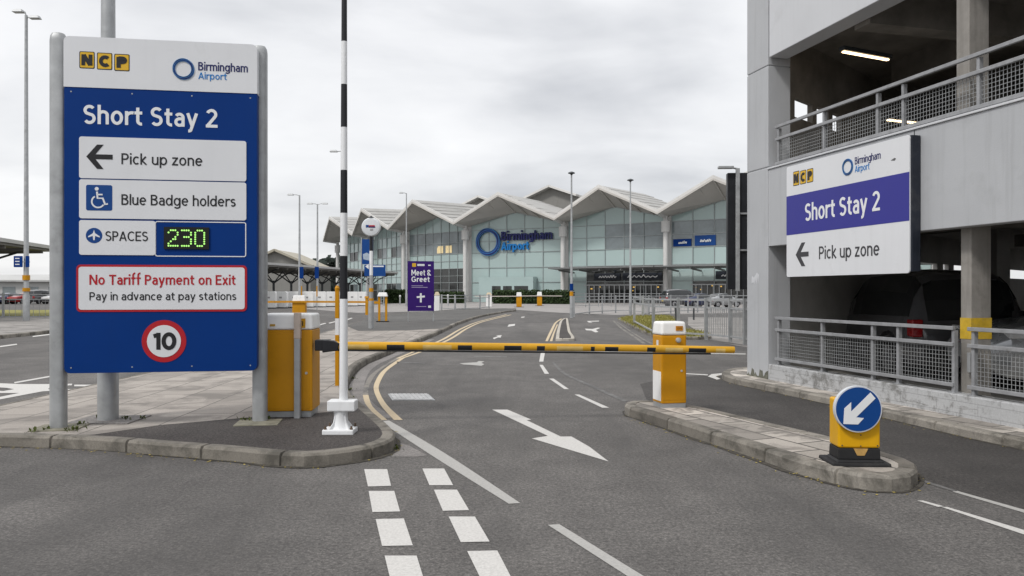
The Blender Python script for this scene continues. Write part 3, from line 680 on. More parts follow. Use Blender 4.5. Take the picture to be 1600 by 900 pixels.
def arrow_left(parent, mp, plane, x0, x1, yc, h, m, wk=.2):
    a = mp(x0, yc); b = mp(x1, yc); H = mp((x0 + x1) / 2, yc - h / 2)[1] - mp((x0 + x1) / 2, yc + h / 2)[1]
    zc = mp((x0 + x1) / 2, yc)[1]; L = b[0] - a[0]; w = H * wk
    k = H / 2
    poly = [(a[0], zc), (a[0] + k * .82, zc + k), (a[0] + k * .82 + w * 1.25, zc + k), (a[0] + w * 1.35 + w * .4, zc + w / 2), (b[0], zc + w / 2), (b[0], zc - w / 2), (a[0] + w * 1.75, zc - w / 2), (a[0] + k * .82 + w * 1.25, zc - k), (a[0] + k * .82, zc - k)]
    mb = MB(); mb.plate(poly, plane - .003, plane + .001); return mb.build('arrow', m, parent)
arrow_left(b1, Mb, pb, 135, 176, 245, 38, TXT_BLACK)
mb = MB(); T(mb, 'Pick up zone', 190, 316, 258, 17, Mb, pb); mb.build('lettering', TXT_BLACK, b1)
mb = MB(); T(mb, 'Blue Badge holders', 190, 368, 321.5, 16.5, Mb, pb); mb.build('lettering', TXT_BLACK, b2)
mb = MB(); T(mb, 'SPACES', 165, 231, 376.5, 15, Mb, pb); mb.build('lettering', TXT_BLACK, b3)
a, b, c, d = box_px(Mb, 134.5, 289, 175.5, 329); mb = MB(); mb.plate(rrect(a, b, c, d, .02), pb - .002, pb + .001); sq_ = mb.build('pictogram_square', BLUE2, b2)
w = b - a; cx, cz = (a + b) / 2, (c + d) / 2; y0, y1 = pb - .005, pb
mb = MB(); mb.plate(circ(cx - .09 * w, cz + .36 * w, .075 * w, 16), y0, y1)
mb.stroke([(cx - .08 * w, cz + .25 * w), (cx - .06 * w, cz - .02 * w), (cx + .14 * w, cz - .02 * w), (cx + .23 * w, cz - .27 * w), (cx + .33 * w, cz - .24 * w)], .075 * w, y0, y1)
mb.stroke([(cx - .07 * w, cz + .13 * w), (cx + .13 * w, cz + .13 * w)], .06 * w, y0, y1)
arc = [(cx - .04 * w + .24 * w * math.cos(R(t)), cz - .16 * w + .24 * w * math.sin(R(t))) for t in range(120, 345, 15)]
mb.stroke(arc, .06 * w, y0, y1); mb.build('wheelchair_pictogram', TXT_WHITE, b2)
c_ = Mb(147, 368); r_ = Mb(147, 356)[1] - c_[1]
mb = MB(); mb.plate(circ(c_[0], c_[1], r_), pb - .002, pb + .001); mb.build('plane_badge', BLUE2, b3)
mb = MB(); mb.plate([(c_[0] - .08 * r_, c_[1] - .6 * r_), (c_[0] + .08 * r_, c_[1] - .6 * r_), (c_[0] + .14 * r_, c_[1] - .05 * r_), (c_[0] + .7 * r_, c_[1] - .25 * r_), (c_[0] + .7 * r_, c_[1] - .1 * r_), (c_[0] + .12 * r_, c_[1] + .3 * r_), (c_[0], c_[1] + .75 * r_), (c_[0] - .12 * r_, c_[1] + .3 * r_), (c_[0] - .7 * r_, c_[1] - .1 * r_), (c_[0] - .7 * r_, c_[1] - .25 * r_), (c_[0] - .14 * r_, c_[1] - .05 * r_)], pb - .004, pb); mb.build('plane_pictogram', TXT_WHITE, b3)
a, b, c, d = box_px(M, 243, 347, 384, 400.5); mb = MB(); mb.stroke(rrect(a, b, c, d, .02), .010, pf - .004, pf, closed=True); mb.build('display_border', TXT_WHITE, tot)
a, b, c, d = box_px(M, 256.5, 355, 327, 389.5); mb = MB(); mb.plate(rrect(a, b, c, d, .004), pf - .014, pf); disp = mb.build('display', LED_BLACK, tot, bevel=.002)
FONT = {'2': ['01110', '10001', '00001', '00010', '00110', '01000', '10000', '11111'], '3': ['11110', '00001', '00001', '01110', '00001', '00001', '00001', '11110'], '0': ['01110', '10001', '10001', '10001', '10001', '10001', '10001', '01110']}
W_ = b - a; H_ = d - c
for k, chh in enumerate('230'):
    mb = MB()
    for r, row in enumerate(FONT[chh]):
        for q_, bit in enumerate(row):
            if bit == '1': mb.plate(circ(a + W_ * (.105 + k * .295 + q_ * .05), d - H_ * (.15 + r * .1), W_ * .0205, 10), pf - .0165, pf - .014)
    mb.build('display_digit', LED, disp)
a, b, c, d = box_px(M, 119.5, 414, 386, 487); mb = MB(); mb.plate(rrect(a, b, c, d, .045), pf - .006, pf + .001); mb.build('notice_border', TXT_RED, tot)
mb = MB(); e = .024; mb.plate(rrect(a + e, b - e, c + e, d - e, .03), pf - .009, pf); mb.build('notice_panel', SIGNWHITE, tot)
pn = pf - .009; Mn = mapper(TL, TA, pn)
mb = MB(); T(mb, 'No Tariff Payment on Exit', 140, 369, 445, 15.5, Mn, pn, .155); mb.build('lettering', TXT_RED, tot)
mb = MB(); T(mb, 'Pay in advance at pay stations', 140, 369, 469, 12.5, Mn, pn, .13); mb.build('lettering', TXT_BLACK, tot)
c_ = M(256.5, 533); r_ = M(256.5, 500)[1] - c_[1]
mb = MB(); mb.plate(circ(c_[0], c_[1], r_), pf - .004, pf); mb.build('roundel_ring', TXT_RED, tot)
mb = MB(); mb.plate(circ(c_[0], c_[1], r_ * .76), pf - .007, pf); mb.build('roundel_centre', SIGNWHITE, tot)
mb = MB(); put_text(mb, '10', c_[0] - r_ * .55, c_[0] + r_ * .55, c_[1] - r_ * .40, r_ * .80, pf - .007, 0, .2); mb.build('lettering', TXT_BLACK, tot)
# concrete pads at the feet
for sx in (-1.085, 1.0):
    mb = MB(); mb.box(sx - .24, sx + .24, -.17, .22, -.02, .012); mb.build('foot_pad', mat('mossy_concrete', (.19, .18, .14), .9, var=.3, vs=8, dirt=.4, ds=6, dirtcol=(.07, .075, .03)), tot, bevel=.01)

# lamp column behind the totem
p = gp(169, 656, .12)
lc = thing('lamp_column', 'thick grey steel lamp column standing behind the tall totem sign', 'lamp post', p)
mb = MB(); mb.lathe([(.113, 0), (.113, .62), (.108, .63), (.104, 1.6), (.088, 1.75), (.075, 5), (.06, 12)], 20); mb.build('column', GALV, lc, smooth=True)
mb = MB(); mb.tube([(0, 0, 12), (.3, 0, 12.25), (.9, 0, 12.35)], .03, 8); mb.build('bracket', GALV, lc)
mb = MB(); mb.frustum(.8, 1.5, -.16, .16, 12.3, 12.42, .05); mb.build('lantern', GALV, lc, bevel=.02)
mb = MB(); mb.box(-.34, .36, -.28, .3, -.02, .008); mb.build('foot_pad', CHANNEL, lc)

# ================================================================== ENTRY BARRIER (left)
bp = gp(455, 652, .12)
bp.x -= .055
bar = thing('barrier', 'yellow barrier cabinet with white lid and long striped boom lowered across the lane', 'barrier', (bp.x, bp.y, .12), R(4))
def cab(root, w, dpt, h, lidh, m=YELLOW):
    mb = MB(); mb.box(-w / 2, w / 2, 0, dpt, .07, h - lidh); mb.build('cabinet', m, root, bevel=.012)
    mb = MB(); mb.box(-w / 2 + .02, w / 2 - .02, .02, dpt - .02, -.02, .07); mb.build('plinth', GALV, root, bevel=.004)
    mb = MB(); mb.frustum(-w / 2 - .008, w / 2 + .008, -.008, dpt + .008, h - lidh + .002, h, .012); mb.build('lid', WHITE_GRP, root, bevel=.025, seg=3)
cab(bar, .60, .5, 1.22, .19)
mb = MB(); mb.box(.10, .22, -.012, -.002, 1.055, 1.165); mb.build('warning_label', mat('amber_label', (.55, .28, .01), .5, var=.1), bar)
mb = MB(); mb.stroke([(.12, 1.14), (.12, 1.08), (.145, 1.08)], .014, -.0145, -.012); mb.stroke([(.16, 1.08), (.16, 1.13), (.19, 1.13), (.19, 1.08)], .012, -.0145, -.012); mb.build('label_mark', TXT_BLACK, bar)
mb = MB(); mb.box(-.19, -.13, -.012, -.002, 1.075, 1.10); mb.build('maker_badge', mat('amber_badge', (.5, .3, .05), .5), bar)
mb = MB(); mb.box(-.27, .27, -.004, .002, .10, .99); mb.build('door', YELLOW, bar, bevel=.002)
mb = MB(); mb.plate(circ(.23, .52, .016, 14), -.010, 0); mb.build('lock', GALV_LIGHT, bar)
# boom
e0 = W(bar).inverted() @ dp(521, 540, bp.y + .05); e1 = W(bar).inverted() @ dp(1147, 542.3, 9.56)
mb = MB()
P0, P1 = Vector(e0), Vector(e1)
n_ = 24; d_ = (P1 - P0)
pr = [(.038 * math.cos(2 * math.pi * k / 18), .048 * math.sin(2 * math.pi * k / 18)) for k in range(18)]
rings = [0] ; 
marks = ((.03, .085, 3), (.128, .171, 1), (.215, .285, 3), (.30, .335, 1), (.414, .457, 1), (.495, .515, 1), (.545, .61, 3), (.63, .64, 1), (.666, .70, 1), (.773, .795, 1), (.82, .865, 3), (.88, .925, 1), (.95, .975, 3))
segs = []; tt_ = 0
for m0, m1, mk_ in marks: segs += [(tt_, m0, 0), (m0, m1, mk_)]; tt_ = m1
segs.append((tt_, 1, 0))
ax = d_.normalized(); side = ax.cross(Vector((0, 0, 1))).normalized(); upv = side.cross(ax)
for (t0, t1, mi) in segs:
    vs = []
    for t in (t0, t1):
        c0 = P0 + d_ * t + Vector((0, 0, -.035 * t * t + .0)); tap = 1 - .12 * t
        vs += [c0 + side * y * tap + upv * z * tap for y, z in pr]
    n = len(pr)
    for k in range(n):
        # stripe colour only on the camera-side band of the tube
        y, z = pr[k]; z2 = pr[(k + 1) % n][1]; face_side = (z + z2) / 2 < .022 and (z + z2) / 2 > -.046
        m_ = mi if (face_side and mi) else 0
        mb.add([vs[k], vs[(k + 1) % n], vs[n + (k + 1) % n], vs[n + k]], [(0, 1, 2, 3)], m_)
    if t0 == 0: mb.add(vs[:n], [tuple(range(n))], 0)
    if t1 == 1: mb.add(vs[n:], [tuple(range(n))], 0)
boom = mb.build('boom', [mat('boom_yellow', (.62, .33, .02), .4, var=.12, vs=4, dirt=.2, ds=6, dirtcol=(.3, .2, .06)), BLACK_PAINT, WHITE_PAINT, mat('boom_worn_patch', (.60, .42, .14), .5, var=.15, vs=8)], bar, smooth=True)
mb = MB(); mb.bar(P0 + Vector((.05, .0, -.054)), P1 + Vector((-.3, 0, -.082)), .03, .02); mb.build('rubber_edge', BLACK_RUBBER, boom)
mb = MB(); mb.box(.33, .50, -.02, .12, P0.z - .06, P0.z + .07); mb.plate([(.42, P0.z - .08), (.60, P0.z - .06), (.62, P0.z + .03), (.55, P0.z + .06), (.42, P0.z + .07)], P0.y - .05, P0.y + .05); mb.build('boom_hub', BLACK_PAINT, bar, bevel=.01)

# grey post in front of the cabinet
p = gp(465, 653, .12)
gpst = thing('steel_post', 'slim grey steel post with faded pale top in front of the left yellow cabinet', 'post', p)
mb = MB(); mb.box(-.034, .034, -.034, .034, -.02, .93); mb.build('shaft', GALV, gpst, bevel=.006)
mb = MB(); mb.box(-.036, .036, -.036, .036, .93, 1.235); mb.build('sleeve', mat('faded_sleeve', (.50, .42, .36), .6, var=.1, dirt=.25, ds=8), gpst, bevel=.006)
# thin yellow post
p = gp(527, 602, .12)
yp = thing('thin_post', 'thin yellow and white metal post beside the black and white pole', 'post', p)
mb = MB(); mb.box(-.03, .03, -.03, .03, -.02, .80); mb.build('lower_sleeve', YELLOW, yp, bevel=.005)
mb = MB(); mb.box(-.028, .028, -.028, .028, .80, 1.06); mb.build('middle_sleeve', WHITE_PAINT, yp)
mb = MB(); mb.box(-.03, .03, -.03, .03, 1.06, 1.50); mb.build('upper_sleeve', YELLOW, yp, bevel=.005)
mb = MB(); mb.lathe([(.035, 1.50), (.04, 1.54), (.02, 1.58)], 10); mb.build('cap', YELLOW, yp)

# ================================================================== BLACK AND WHITE POLE
p = gp(532, 676, .12)
pole = thing('striped_pole', 'tall black and white banded pole on a white flanged cast base', 'pole', p)
x0 = .035
def zat(y): return EYE + (HY - y) / F * p.y - .12
bands = [(637, 467, 0), (467, 400, 1), (400, 333, 0), (333, 266, 1), (266, 199, 0), (199, 132, 1), (132, 65, 0), (65, -30, 1)]
# the pole tapers
top = zat(-30)
def rad(z): return .051 - .020 * z / top
for ya, yb, k in bands:
    za, zb = zat(ya), zat(yb)
    lean = lambda z: x0 + .010 * z / top
    mb = MB(); mb.tube([(lean(za), .0, za), (lean(zb), 0, zb)], [rad(za), rad(zb)], 20); mb.build('white_band' if k == 0 else 'black_band', WHITE_PAINT if k == 0 else BLACK_PAINT, pole, smooth=True)
mb = MB(); mb.tube([(x0 + .01, 0, top), (x0 + .012, 0, top + 1.2)], [rad(top), .028], 16); mb.build('white_band', WHITE_PAINT, pole, smooth=True)
mb = MB()
mb.box(-.185, .175, -.14, .14, -.01, .05); mb.build('base_flange', WHITE_PAINT, pole, bevel=.014)
mb = MB(); prof = [(.115, .05), (.095, .08), (.082, .15), (.078, .20), (.085, .235)]
mb.lathe(prof, 20, (x0 - .03, 0, 0))
for ang in range(0, 360, 90):
    c, s_ = math.cos(R(ang + 45)), math.sin(R(ang + 45)); cxp = x0 - .03
    mb.add([(cxp + c * .07, s_ * .07, .05), (cxp + c * .165, s_ * .165, .05), (cxp + c * .10, s_ * .10, .12), (cxp + c * .075, s_ * .075, .22), (cxp + c * .07 - s_ * .012, s_ * .07 + c * .012, .05), (cxp + c * .165 - s_ * .012, s_ * .165 + c * .012, .05), (cxp + c * .10 - s_ * .012, s_ * .10 + c * .012, .12), (cxp + c * .075 - s_ * .012, s_ * .075 + c * .012, .22)],
           [(0, 1, 2, 3), (7, 6, 5, 4), (0, 4, 5, 1), (1, 5, 6, 2), (2, 6, 7, 3), (3, 7, 4, 0)])
mb.build('base_casting', WHITE_PAINT, pole, smooth=True)
mb = MB(); mb.box(-.135, .185, -.10, .10, .235, .345); mb.build('clamp', WHITE_PAINT, pole, bevel=.012)
for bx in (-.15, .15):
    for by in (-.11, .11):
        mb = MB(); mb.lathe([(.017, .05), (.017, .066), (.011, .068), (.011, .085)], 6, (bx, by, 0)); mb.build('bolt', mat('rusty_bolt', (.14, .10, .07), .6, .4, var=.3), pole)

# ================================================================== RIGHT PILLAR
pp = gp(1049, 636, .127)
pil = thing('entry_pillar', 'short yellow pillar with white cap and orange label standing on the paved island', 'pillar', (pp.x + .035, pp.y, .118), R(12))
mb = MB(); mb.box(-.17, .17, 0, .30, .055, .925); mb.build('cabinet', YELLOW, pil, bevel=.012)
mb = MB(); mb.box(-.162, .162, .008, .292, -.02, .055); mb.build('plinth', GALV, pil, bevel=.004)
mb = MB(); mb.frustum(-.178, .178, -.010, .310, .927, 1.10, .014); mb.build('cap', WHITE_GRP, pil, bevel=.03, seg=3)
mb = MB(); mb.box(.02, .115, -.014, -.004, .985, 1.045); mb.build('label_plate', mat('orange_label', (.50, .20, .01), .5, var=.15, vs=20), pil)
mb = MB(); mb.stroke([(.033 + .011 * i, 1.025 - (.02 if i % 2 else 0)) for i in range(7)], .006, -.016, -.014); mb.build('label_mark', mat('faded_brown_ink', (.2, .08, .01), .6), pil)
mb = MB(); mb.box(-.1735, -.1695, .02, .28, .085, .46); mb.build('white_sheet', WHITE_GRP, pil)
mb = MB(); mb.box(-.1735, -.1695, .10, .16, .79, .86); mb.build('sticker', SIGNWHITE, pil)
mb = MB(); mb.box(-.155, .155, -.004, .002, .10, .90); mb.build('door', YELLOW, pil, bevel=.002)
mb = MB(); mb.plate(circ(.10, .47, .014, 12), -.010, 0); mb.build('lock', GALV_LIGHT, pil)
mb = MB(); mb.lathe([(.032, 0), (.032, .03), (.02, .035)], 14, (0, 0, 0))
o = mb.build('lock', GALV_LIGHT, pil, smooth=True); o.location = (.05, -.004, .865); o.rotation_euler = (R(90), 0, 0)

# ================================================================== KEEP LEFT BOLLARD
kp = gp(1341, 724, .13)
kl = thing('keep_left_bollard', 'yellow traffic bollard with round blue keep left sign on the island nose', 'bollard', (kp.x, kp.y, .118), R(-3))
mb = MB(); mb.frustum(-.245, .245, -.09, .27, 0, .03, .004); mb.frustum(-.20, .20, -.055, .225, .03, .05, .02); mb.frustum(-.178, .178, -.03, .2, .05, .145, .004); mb.build('base', BLACK_RUBBER, kl, bevel=.008)
mb = MB(); mb.box(-.176, .176, -.026, .196, .147, .56); mb.build('body', YELLOW_BRIGHT, kl, bevel=.018, seg=3)
mb = MB(); mb.plate([(-.05, .144), (.07, .144), (.04, .085), (-.02, .085)], -.0335, -.02); mb.build('worn_patch', mat('worn_yellow', (.46, .28, .09), .7, var=.3, vs=18), kl)
zc = .487; rr = .197
mb = MB(); mb.plate(circ(-.028, zc, rr, 56), -.075, -.03); mb.build('disc', mat('disc_rim_white', (.55, .57, .6), .4, var=.04), kl, bevel=.004)
mb = MB(); mb.plate(circ(-.028, zc, rr * .945, 56), -.078, -.074); mb.build('disc_face', BLUE2, kl)
def rot45(pts): return [(0.002 + (x * .7071 - z * .7071), zc + (x * .7071 + z * .7071)) for x, z in pts]
ar = [(.5, .725), (.71, .475), (-.10, -.34), (.225, -.375), (-.025, -.65), (-.64, -.635), (-.60, .035), (-.315, .30), (-.315, -.10)]
mb = MB(); mb.plate([(-.028 + x * rr, zc + z * rr) for x, z in ar], -.081, -.077); mb.build('arrow', TXT_WHITE, kl)
for bx, bz in ((-.145, .17), (.15, .17), (.01, .26), (.01, .165)):
    mb = MB(); mb.plate(circ(bx, bz, .006, 10), -.030, -.02); mb.build('screw', DARKSTEEL, kl)

# ================================================================== CAR PARK BUILDING
KW = 7.7
CB = Vector((4.4, 13.2, 0)); CA = math.atan2(-.9701, .2425)
park = thing('car_park_building', 'grey concrete multi-storey car park with open decks and railings', 'car park', CB, CA)
# local: x = along the wall towards the camera (s), y = into the building (q), z up
SL = 15.0; QD = 18.0
def endw(t): return (-.06 - .51 * t, .46 + .86 * t)
qe = endw((QD - .46) / .86)
deck = [(0, .05), (SL, .05), (SL, QD), qe, (-.06, .46)]
# corner pier, cast in lifts
mb = MB(); z = .0
for z0, z1 in ((.02, 3.735), (3.75, 5.485), (5.50, 9.5)):
    mb.box(-.67, 0, 0, .44, z0, z1)
mb.box(-.655, -.015, .015, .425, 3.7, 5.6); mb.build('corner_pier', CONC_PAINT, park, bevel=.012)
mb = MB(); mb.box(-.60, -.12, -.004, .01, 1.32, 1.325); 
mb = MB(); mb.plate([(-.52, 1.75), (-.46, 1.77), (-.42, 1.74), (-.40, 1.83), (-.36, 1.74), (-.33, 1.86), (-.30, 1.74), (-.27, 1.92), (-.30, 1.9), (-.34, 1.94), (-.44, 1.85), (-.50, 1.88)], -.003, .004); mb.build('paint_scuff', CONC_PALE, park)
mb = MB(); rg_ = random.Random(4); pts = [(-.668, .0)] + [(-.668 + .667 * k / 24, .10 + rg_.uniform(.0, .16)) for k in range(25)] + [(-.001, .0)]
mb.plate(pts, -.003, .004); mb.build('moss_stain', mat('moss_stain', (.13, .13, .105), .9, var=.4, vs=14), park)
# base wall
mb = MB(); mb.box(.004, SL, .0, .24, .0, .36); mb.build('base_wall', BASEWALL, park, bevel=.012)
# parapet band and upper fascia
mb = MB(); mb.box(.004, SL, .003, .20, 2.38, 3.70); mb.build('parapet_band', CONC_PAINT, park, bevel=.01)
mb = MB(); mb.box(.004, SL, -.02, .22, 3.70, 3.73); mb.build('parapet_coping', CONC_PALE, park, bevel=.006)
mb = MB(); mb.box(.03, SL, .003, .36, 5.62, 8.6); mb.build('upper_fascia', CONC_PALE, park, bevel=.01)
for s_ in (3.35, 6.7, 10.0): mb = MB(); mb.box(s_ - .006, s_ + .006, .0, .01, 2.385, 3.695); mb.build('panel_joint', DARKSTEEL, park)
# decks
def inset_poly(poly, e): 
    c = Vector((sum(p[0] for p in poly) / len(poly), sum(p[1] for p in poly) / len(poly)))
    return poly
deck_in = [(0.01, .25), (SL - .01, .25), (SL - .01, QD - .05), (qe[0] + .05, QD - .05), (-.02, .50)]
mb = MB(); mb.prism([(0.01, .245), (SL - .01, .245), (SL - .01, QD), qe, (-.06, .47)], -.05, .12); mb.build('ground_deck', CONC_INNER, park)
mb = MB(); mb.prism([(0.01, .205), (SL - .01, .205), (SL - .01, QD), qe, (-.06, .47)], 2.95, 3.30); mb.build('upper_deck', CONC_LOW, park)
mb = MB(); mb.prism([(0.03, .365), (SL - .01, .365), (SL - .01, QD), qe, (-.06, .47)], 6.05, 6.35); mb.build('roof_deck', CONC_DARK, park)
mb = MB(); 
for zc_ in (2.60, 5.55):
    for s_ in (1.9, 6.4, 10.9): mb = MB(); mb.box(s_ - .17, s_ + .17, .37, QD - .3, zc_, zc_ + (.352 if zc_ < 3 else .502)); mb.build('ceiling_beam', CONC_DARK, park)
    for q_ in (3.4, 8.6, 13.6): mb = MB(); mb.box(-3.0 if q_ > 6 else -.9, SL - .1, q_ - .14, q_ + .14, zc_ + .07, zc_ + (.351 if zc_ < 3 else .501)); mb.build('ceiling_beam', CONC_DARK, park)
# end wall at the splayed end
def wall_on_end(t0, t1, z0, z1, name, m, th=.10):
    a, b = endw(t0), endw(t1); nx, ny = -.86 * th, -.51 * th
    mb = MB(); mb.prism([a, b, (b[0] + nx, b[1] + ny), (a[0] + nx, a[1] + ny)], z0, z1); return mb.build(name, m, park)
tE = (QD - .46) / .86
wall_on_end(.02, tE, .0, 2.02, 'end_wall', CONC_LOW); wall_on_end(.02, tE, 2.30, 3.30, 'end_wall', CONC_LOW); wall_on_end(.02, 6.6, 2.02, 2.30, 'end_wall', CONC_LOW)
for t_ in (8.0, 8.9, 11.4, 14.2, 18.6): wall_on_end(t_, t_ + .45, 2.02, 2.30, 'end_mullion', CONC_LOW)
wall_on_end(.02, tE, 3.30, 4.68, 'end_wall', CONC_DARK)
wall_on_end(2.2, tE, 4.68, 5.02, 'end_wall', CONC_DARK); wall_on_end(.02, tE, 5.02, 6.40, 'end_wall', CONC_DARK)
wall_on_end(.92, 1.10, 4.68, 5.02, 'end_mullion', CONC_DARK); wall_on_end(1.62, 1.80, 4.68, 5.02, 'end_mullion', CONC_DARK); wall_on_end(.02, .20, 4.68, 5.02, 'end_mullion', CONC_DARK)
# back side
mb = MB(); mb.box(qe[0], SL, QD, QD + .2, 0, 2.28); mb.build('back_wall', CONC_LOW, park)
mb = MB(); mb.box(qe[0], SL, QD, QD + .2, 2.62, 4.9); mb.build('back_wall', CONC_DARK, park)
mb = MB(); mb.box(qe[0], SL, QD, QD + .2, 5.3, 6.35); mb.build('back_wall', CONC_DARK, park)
for z0, z1 in ((0, .9), (2.5, 4.2), (5.5, 8.6)): mb = MB(); mb.box(SL, SL + .25, 0, QD, z0, z1); mb.build('near_wall', CONC_PAINT, park)  # unseen wall, its gaps shaped to let daylight into the decks
# inner columns
def incol(s, q, z0, z1, yellow=None, w=.16, dq=.30, m=CONC_RAW):
    mb = MB(); mb.box(s - w / 2, s + w / 2, q, q + dq, z0, z1); c = mb.build('column', m, park, bevel=.012)
    if yellow:
        mb = MB(); mb.box(s - w / 2 - .004, s + w / 2 + .004, q - .004, q + dq + .004, *yellow); mb.build('yellow_band', mat('column_yellow', (.55, .36, .03), .6, var=.2, vs=8, dirt=.35, ds=9, dirtcol=(.3, .26, .2)), c)
    return c
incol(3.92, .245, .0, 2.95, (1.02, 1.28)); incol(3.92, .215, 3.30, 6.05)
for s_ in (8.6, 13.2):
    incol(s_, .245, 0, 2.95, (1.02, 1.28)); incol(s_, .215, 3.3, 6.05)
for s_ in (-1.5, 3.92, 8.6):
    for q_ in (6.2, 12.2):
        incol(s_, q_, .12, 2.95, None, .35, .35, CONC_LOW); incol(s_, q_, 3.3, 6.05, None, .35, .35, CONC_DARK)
# flange and conduit on the upper column
mb = MB(); mb.box(3.80, 3.838, .225, .42, 3.3, 6.05); mb.build('column_flange', CONC_RAW, park)
# railings: posts, three rails and a wire mesh per bay
def s_of(px, off=0.0):
    x = (px - CX) / F; Y = (KW + off * 1.031) / (x + .25); X = x * Y
    return (X - CB.x) * .2425 + (Y - CB.y) * (-.9701)
def railing(sposts, zb, zt, zm, zlow, q, label):
    root = bpy.data.objects.new('railing', None); COL.objects.link(root); root.parent = park
    for s_ in sposts:
        mb = MB(); mb.box(s_ - .022, s_ + .022, q - .03, q + .03, zb, zt - .03); mb.box(s_ - .05, s_ + .05, q - .06, q + .06, zb, zb + .012); mb.build('post', RAILGREY, root, bevel=.004)
    a, b = sposts[0], sposts[-1]
    for z_, nm in ((zt, 'top_rail'), (zm, 'middle_rail'), (zlow, 'bottom_rail')):
        mb = MB(); mb.box(a - .06, b + .02, q - .055, q - .01, z_ - .024, z_ + .024); mb.build(nm, RAILGREY, root, bevel=.006)
    mb = MB(); s_ = a + .04
    while s_ < b:
        mb.box(s_ - .0024, s_ + .0024, q - .008, q - .003, zlow, zm); s_ += .052
    z_ = zlow + .04
    while z_ < zm - .02:
        mb.box(a, b, q - .003, q + .002, z_ - .0024, z_ + .0024); z_ += .052
    mb.build('wire_mesh', GALV, root)
rl = [s_of(x, .09) for x in (1217, 1285, 1364, 1404, 1491)]
railing(rl, .36, 1.155, .955, .46, .10, '')
rr2 = s_of(1522, .09); railing([rr2, rr2 + 1.2, rr2 + 2.4, rr2 + 3.5], .36, 1.155, .955, .46, .10, '')
up = [s_of(x, .08) for x in (1217, 1288, 1372, 1412, 1530)]
railing(up + [up[-1] + 1.3, up[-1] + 2.6, up[-1] + 3.9], 3.73, 4.40, 4.19, 3.775, .09, '')
# conduit box on column by the gap
mb = MB(); mb.box(3.78, 3.84, .17, .24, .66, .80); mb.build('latch_box', DARKSTEEL, park, bevel=.006)
mb = MB(); mb.box(4.0, 4.05, .18, .24, .62, .86); mb.build('latch_box', GALV, park, bevel=.006)

# fluorescent lights on the ceilings
def tube_light(c, L, rz, label):
    t = thing('ceiling_light', label, 'light', c, rz, 'strip lights in the car park')
    mb = MB(); mb.box(-L / 2 - .03, L / 2 + .03, -.06, .06, .0, .07); mb.build('housing', DARKSTEEL, t, bevel=.006)
    mb = MB(); mb.box(-L / 2, L / 2, -.03, .03, -.028, -.002); mb.build('tube', LAMP_GLOW, t, bevel=.012)
    return t
c1 = dp(1353, 86, 12.7); tube_light(c1, 1.05, R(25), 'long warm strip light on the upper deck ceiling nearest the fascia')
c2 = dp(1422, 190, 14.3); tube_light(c2, 1.1, R(21), 'low strip light seen through the upper railing mesh')

# car park sign
CS = Vector((CB.x, CB.y, 0)); pcs = -.16
cps = thing('car_park_sign', 'large white and violet parking sign fixed across the parapet of the car park', 'sign', CS, CA)
Mc = mapper(CS, CA, pcs)
xa, xb = Mc(1229, 300)[0], Mc(1421, 300)[0]
zt_ = (Mc(1229, 262)[1] + Mc(1421, 209.5)[1]) / 2; zb_ = (Mc(1229, 431)[1] + Mc(1421, 429)[1]) / 2
mb = MB(); mb.plate(rrect(xa, xb, zb_, zt_, .04), pcs, pcs + .02); mb.build('panel', SIGNWHITE, cps, bevel=.004)
mb = MB(); mb.box(xa + .03, xb + .018, pcs + .022, -.004, zb_ + .02, zt_ - .005); mb.build('box_frame', DARKPANEL, cps, bevel=.008)
za = (Mc(1229, 306.7)[1] + Mc(1421, 269)[1]) / 2; zb2 = (Mc(1229, 368)[1] + Mc(1421, 344.5)[1]) / 2
mb = MB(); mb.box(xa + .001, xb - .001, pcs - .0025, pcs + .001, zb2, za); mb.build('violet_band', VIOLET, cps)
tiles(Mc, pcs, [(1239.5, 267.5, 1249, 290), (1250.3, 266, 1259.7, 287.5), (1261, 263.5, 1270.7, 285)], cps, 'NCP')
mb = MB(); c_ = Mc(1324.5, 261); ring_logo(mb, c_[0], c_[1], Mc(1326, 248.5)[1] - c_[1], pcs); mb.build('ring_logo', [TXT_NAVY, RING_MID, RING_LIGHT], cps)
mb = MB(); T(mb, 'Birmingham', 1336, 1376, 252.5, 11.5, Mc, pcs, .13); mb.build('lettering', TXT_NAVY, cps)
mb = MB(); T(mb, 'Airport', 1336, 1359, 267, 10.5, Mc, pcs, .13); mb.build('lettering', TXT_CYAN, cps)
mb = MB(); T(mb, 'Short Stay 2', 1258.5, 1376.5, 337, 29, Mc, pcs - .0025, .15); mb.build('lettering', TXT_WHITE, cps)
mb = MB(); T(mb, 'Pick up zone', 1280, 1374, 402, 21, Mc, pcs, .13); mb.build('lettering', mat('lettering_grey_black', (.05, .05, .055), .5), cps)
arrow_left(cps, Mc, pcs, 1243.5, 1263.5, 397.5, 37, mat('lettering_grey_black', (.05, .05, .055), .5), .2)
mb = MB(); c_ = Mc(1396, 250); mb.plate([(c_[0] - .05, c_[1]), (c_[0] - .02, c_[1] + .012), (c_[0] + .02, c_[1] + .025), (c_[0] + .05, c_[1] + .01), (c_[0] + .02, c_[1] - .012)], pcs - .002, pcs); mb.build('scuff', mat('scuff_grey', (.12, .12, .12), .8), cps)

pole.scale = (.9, .9, 1)
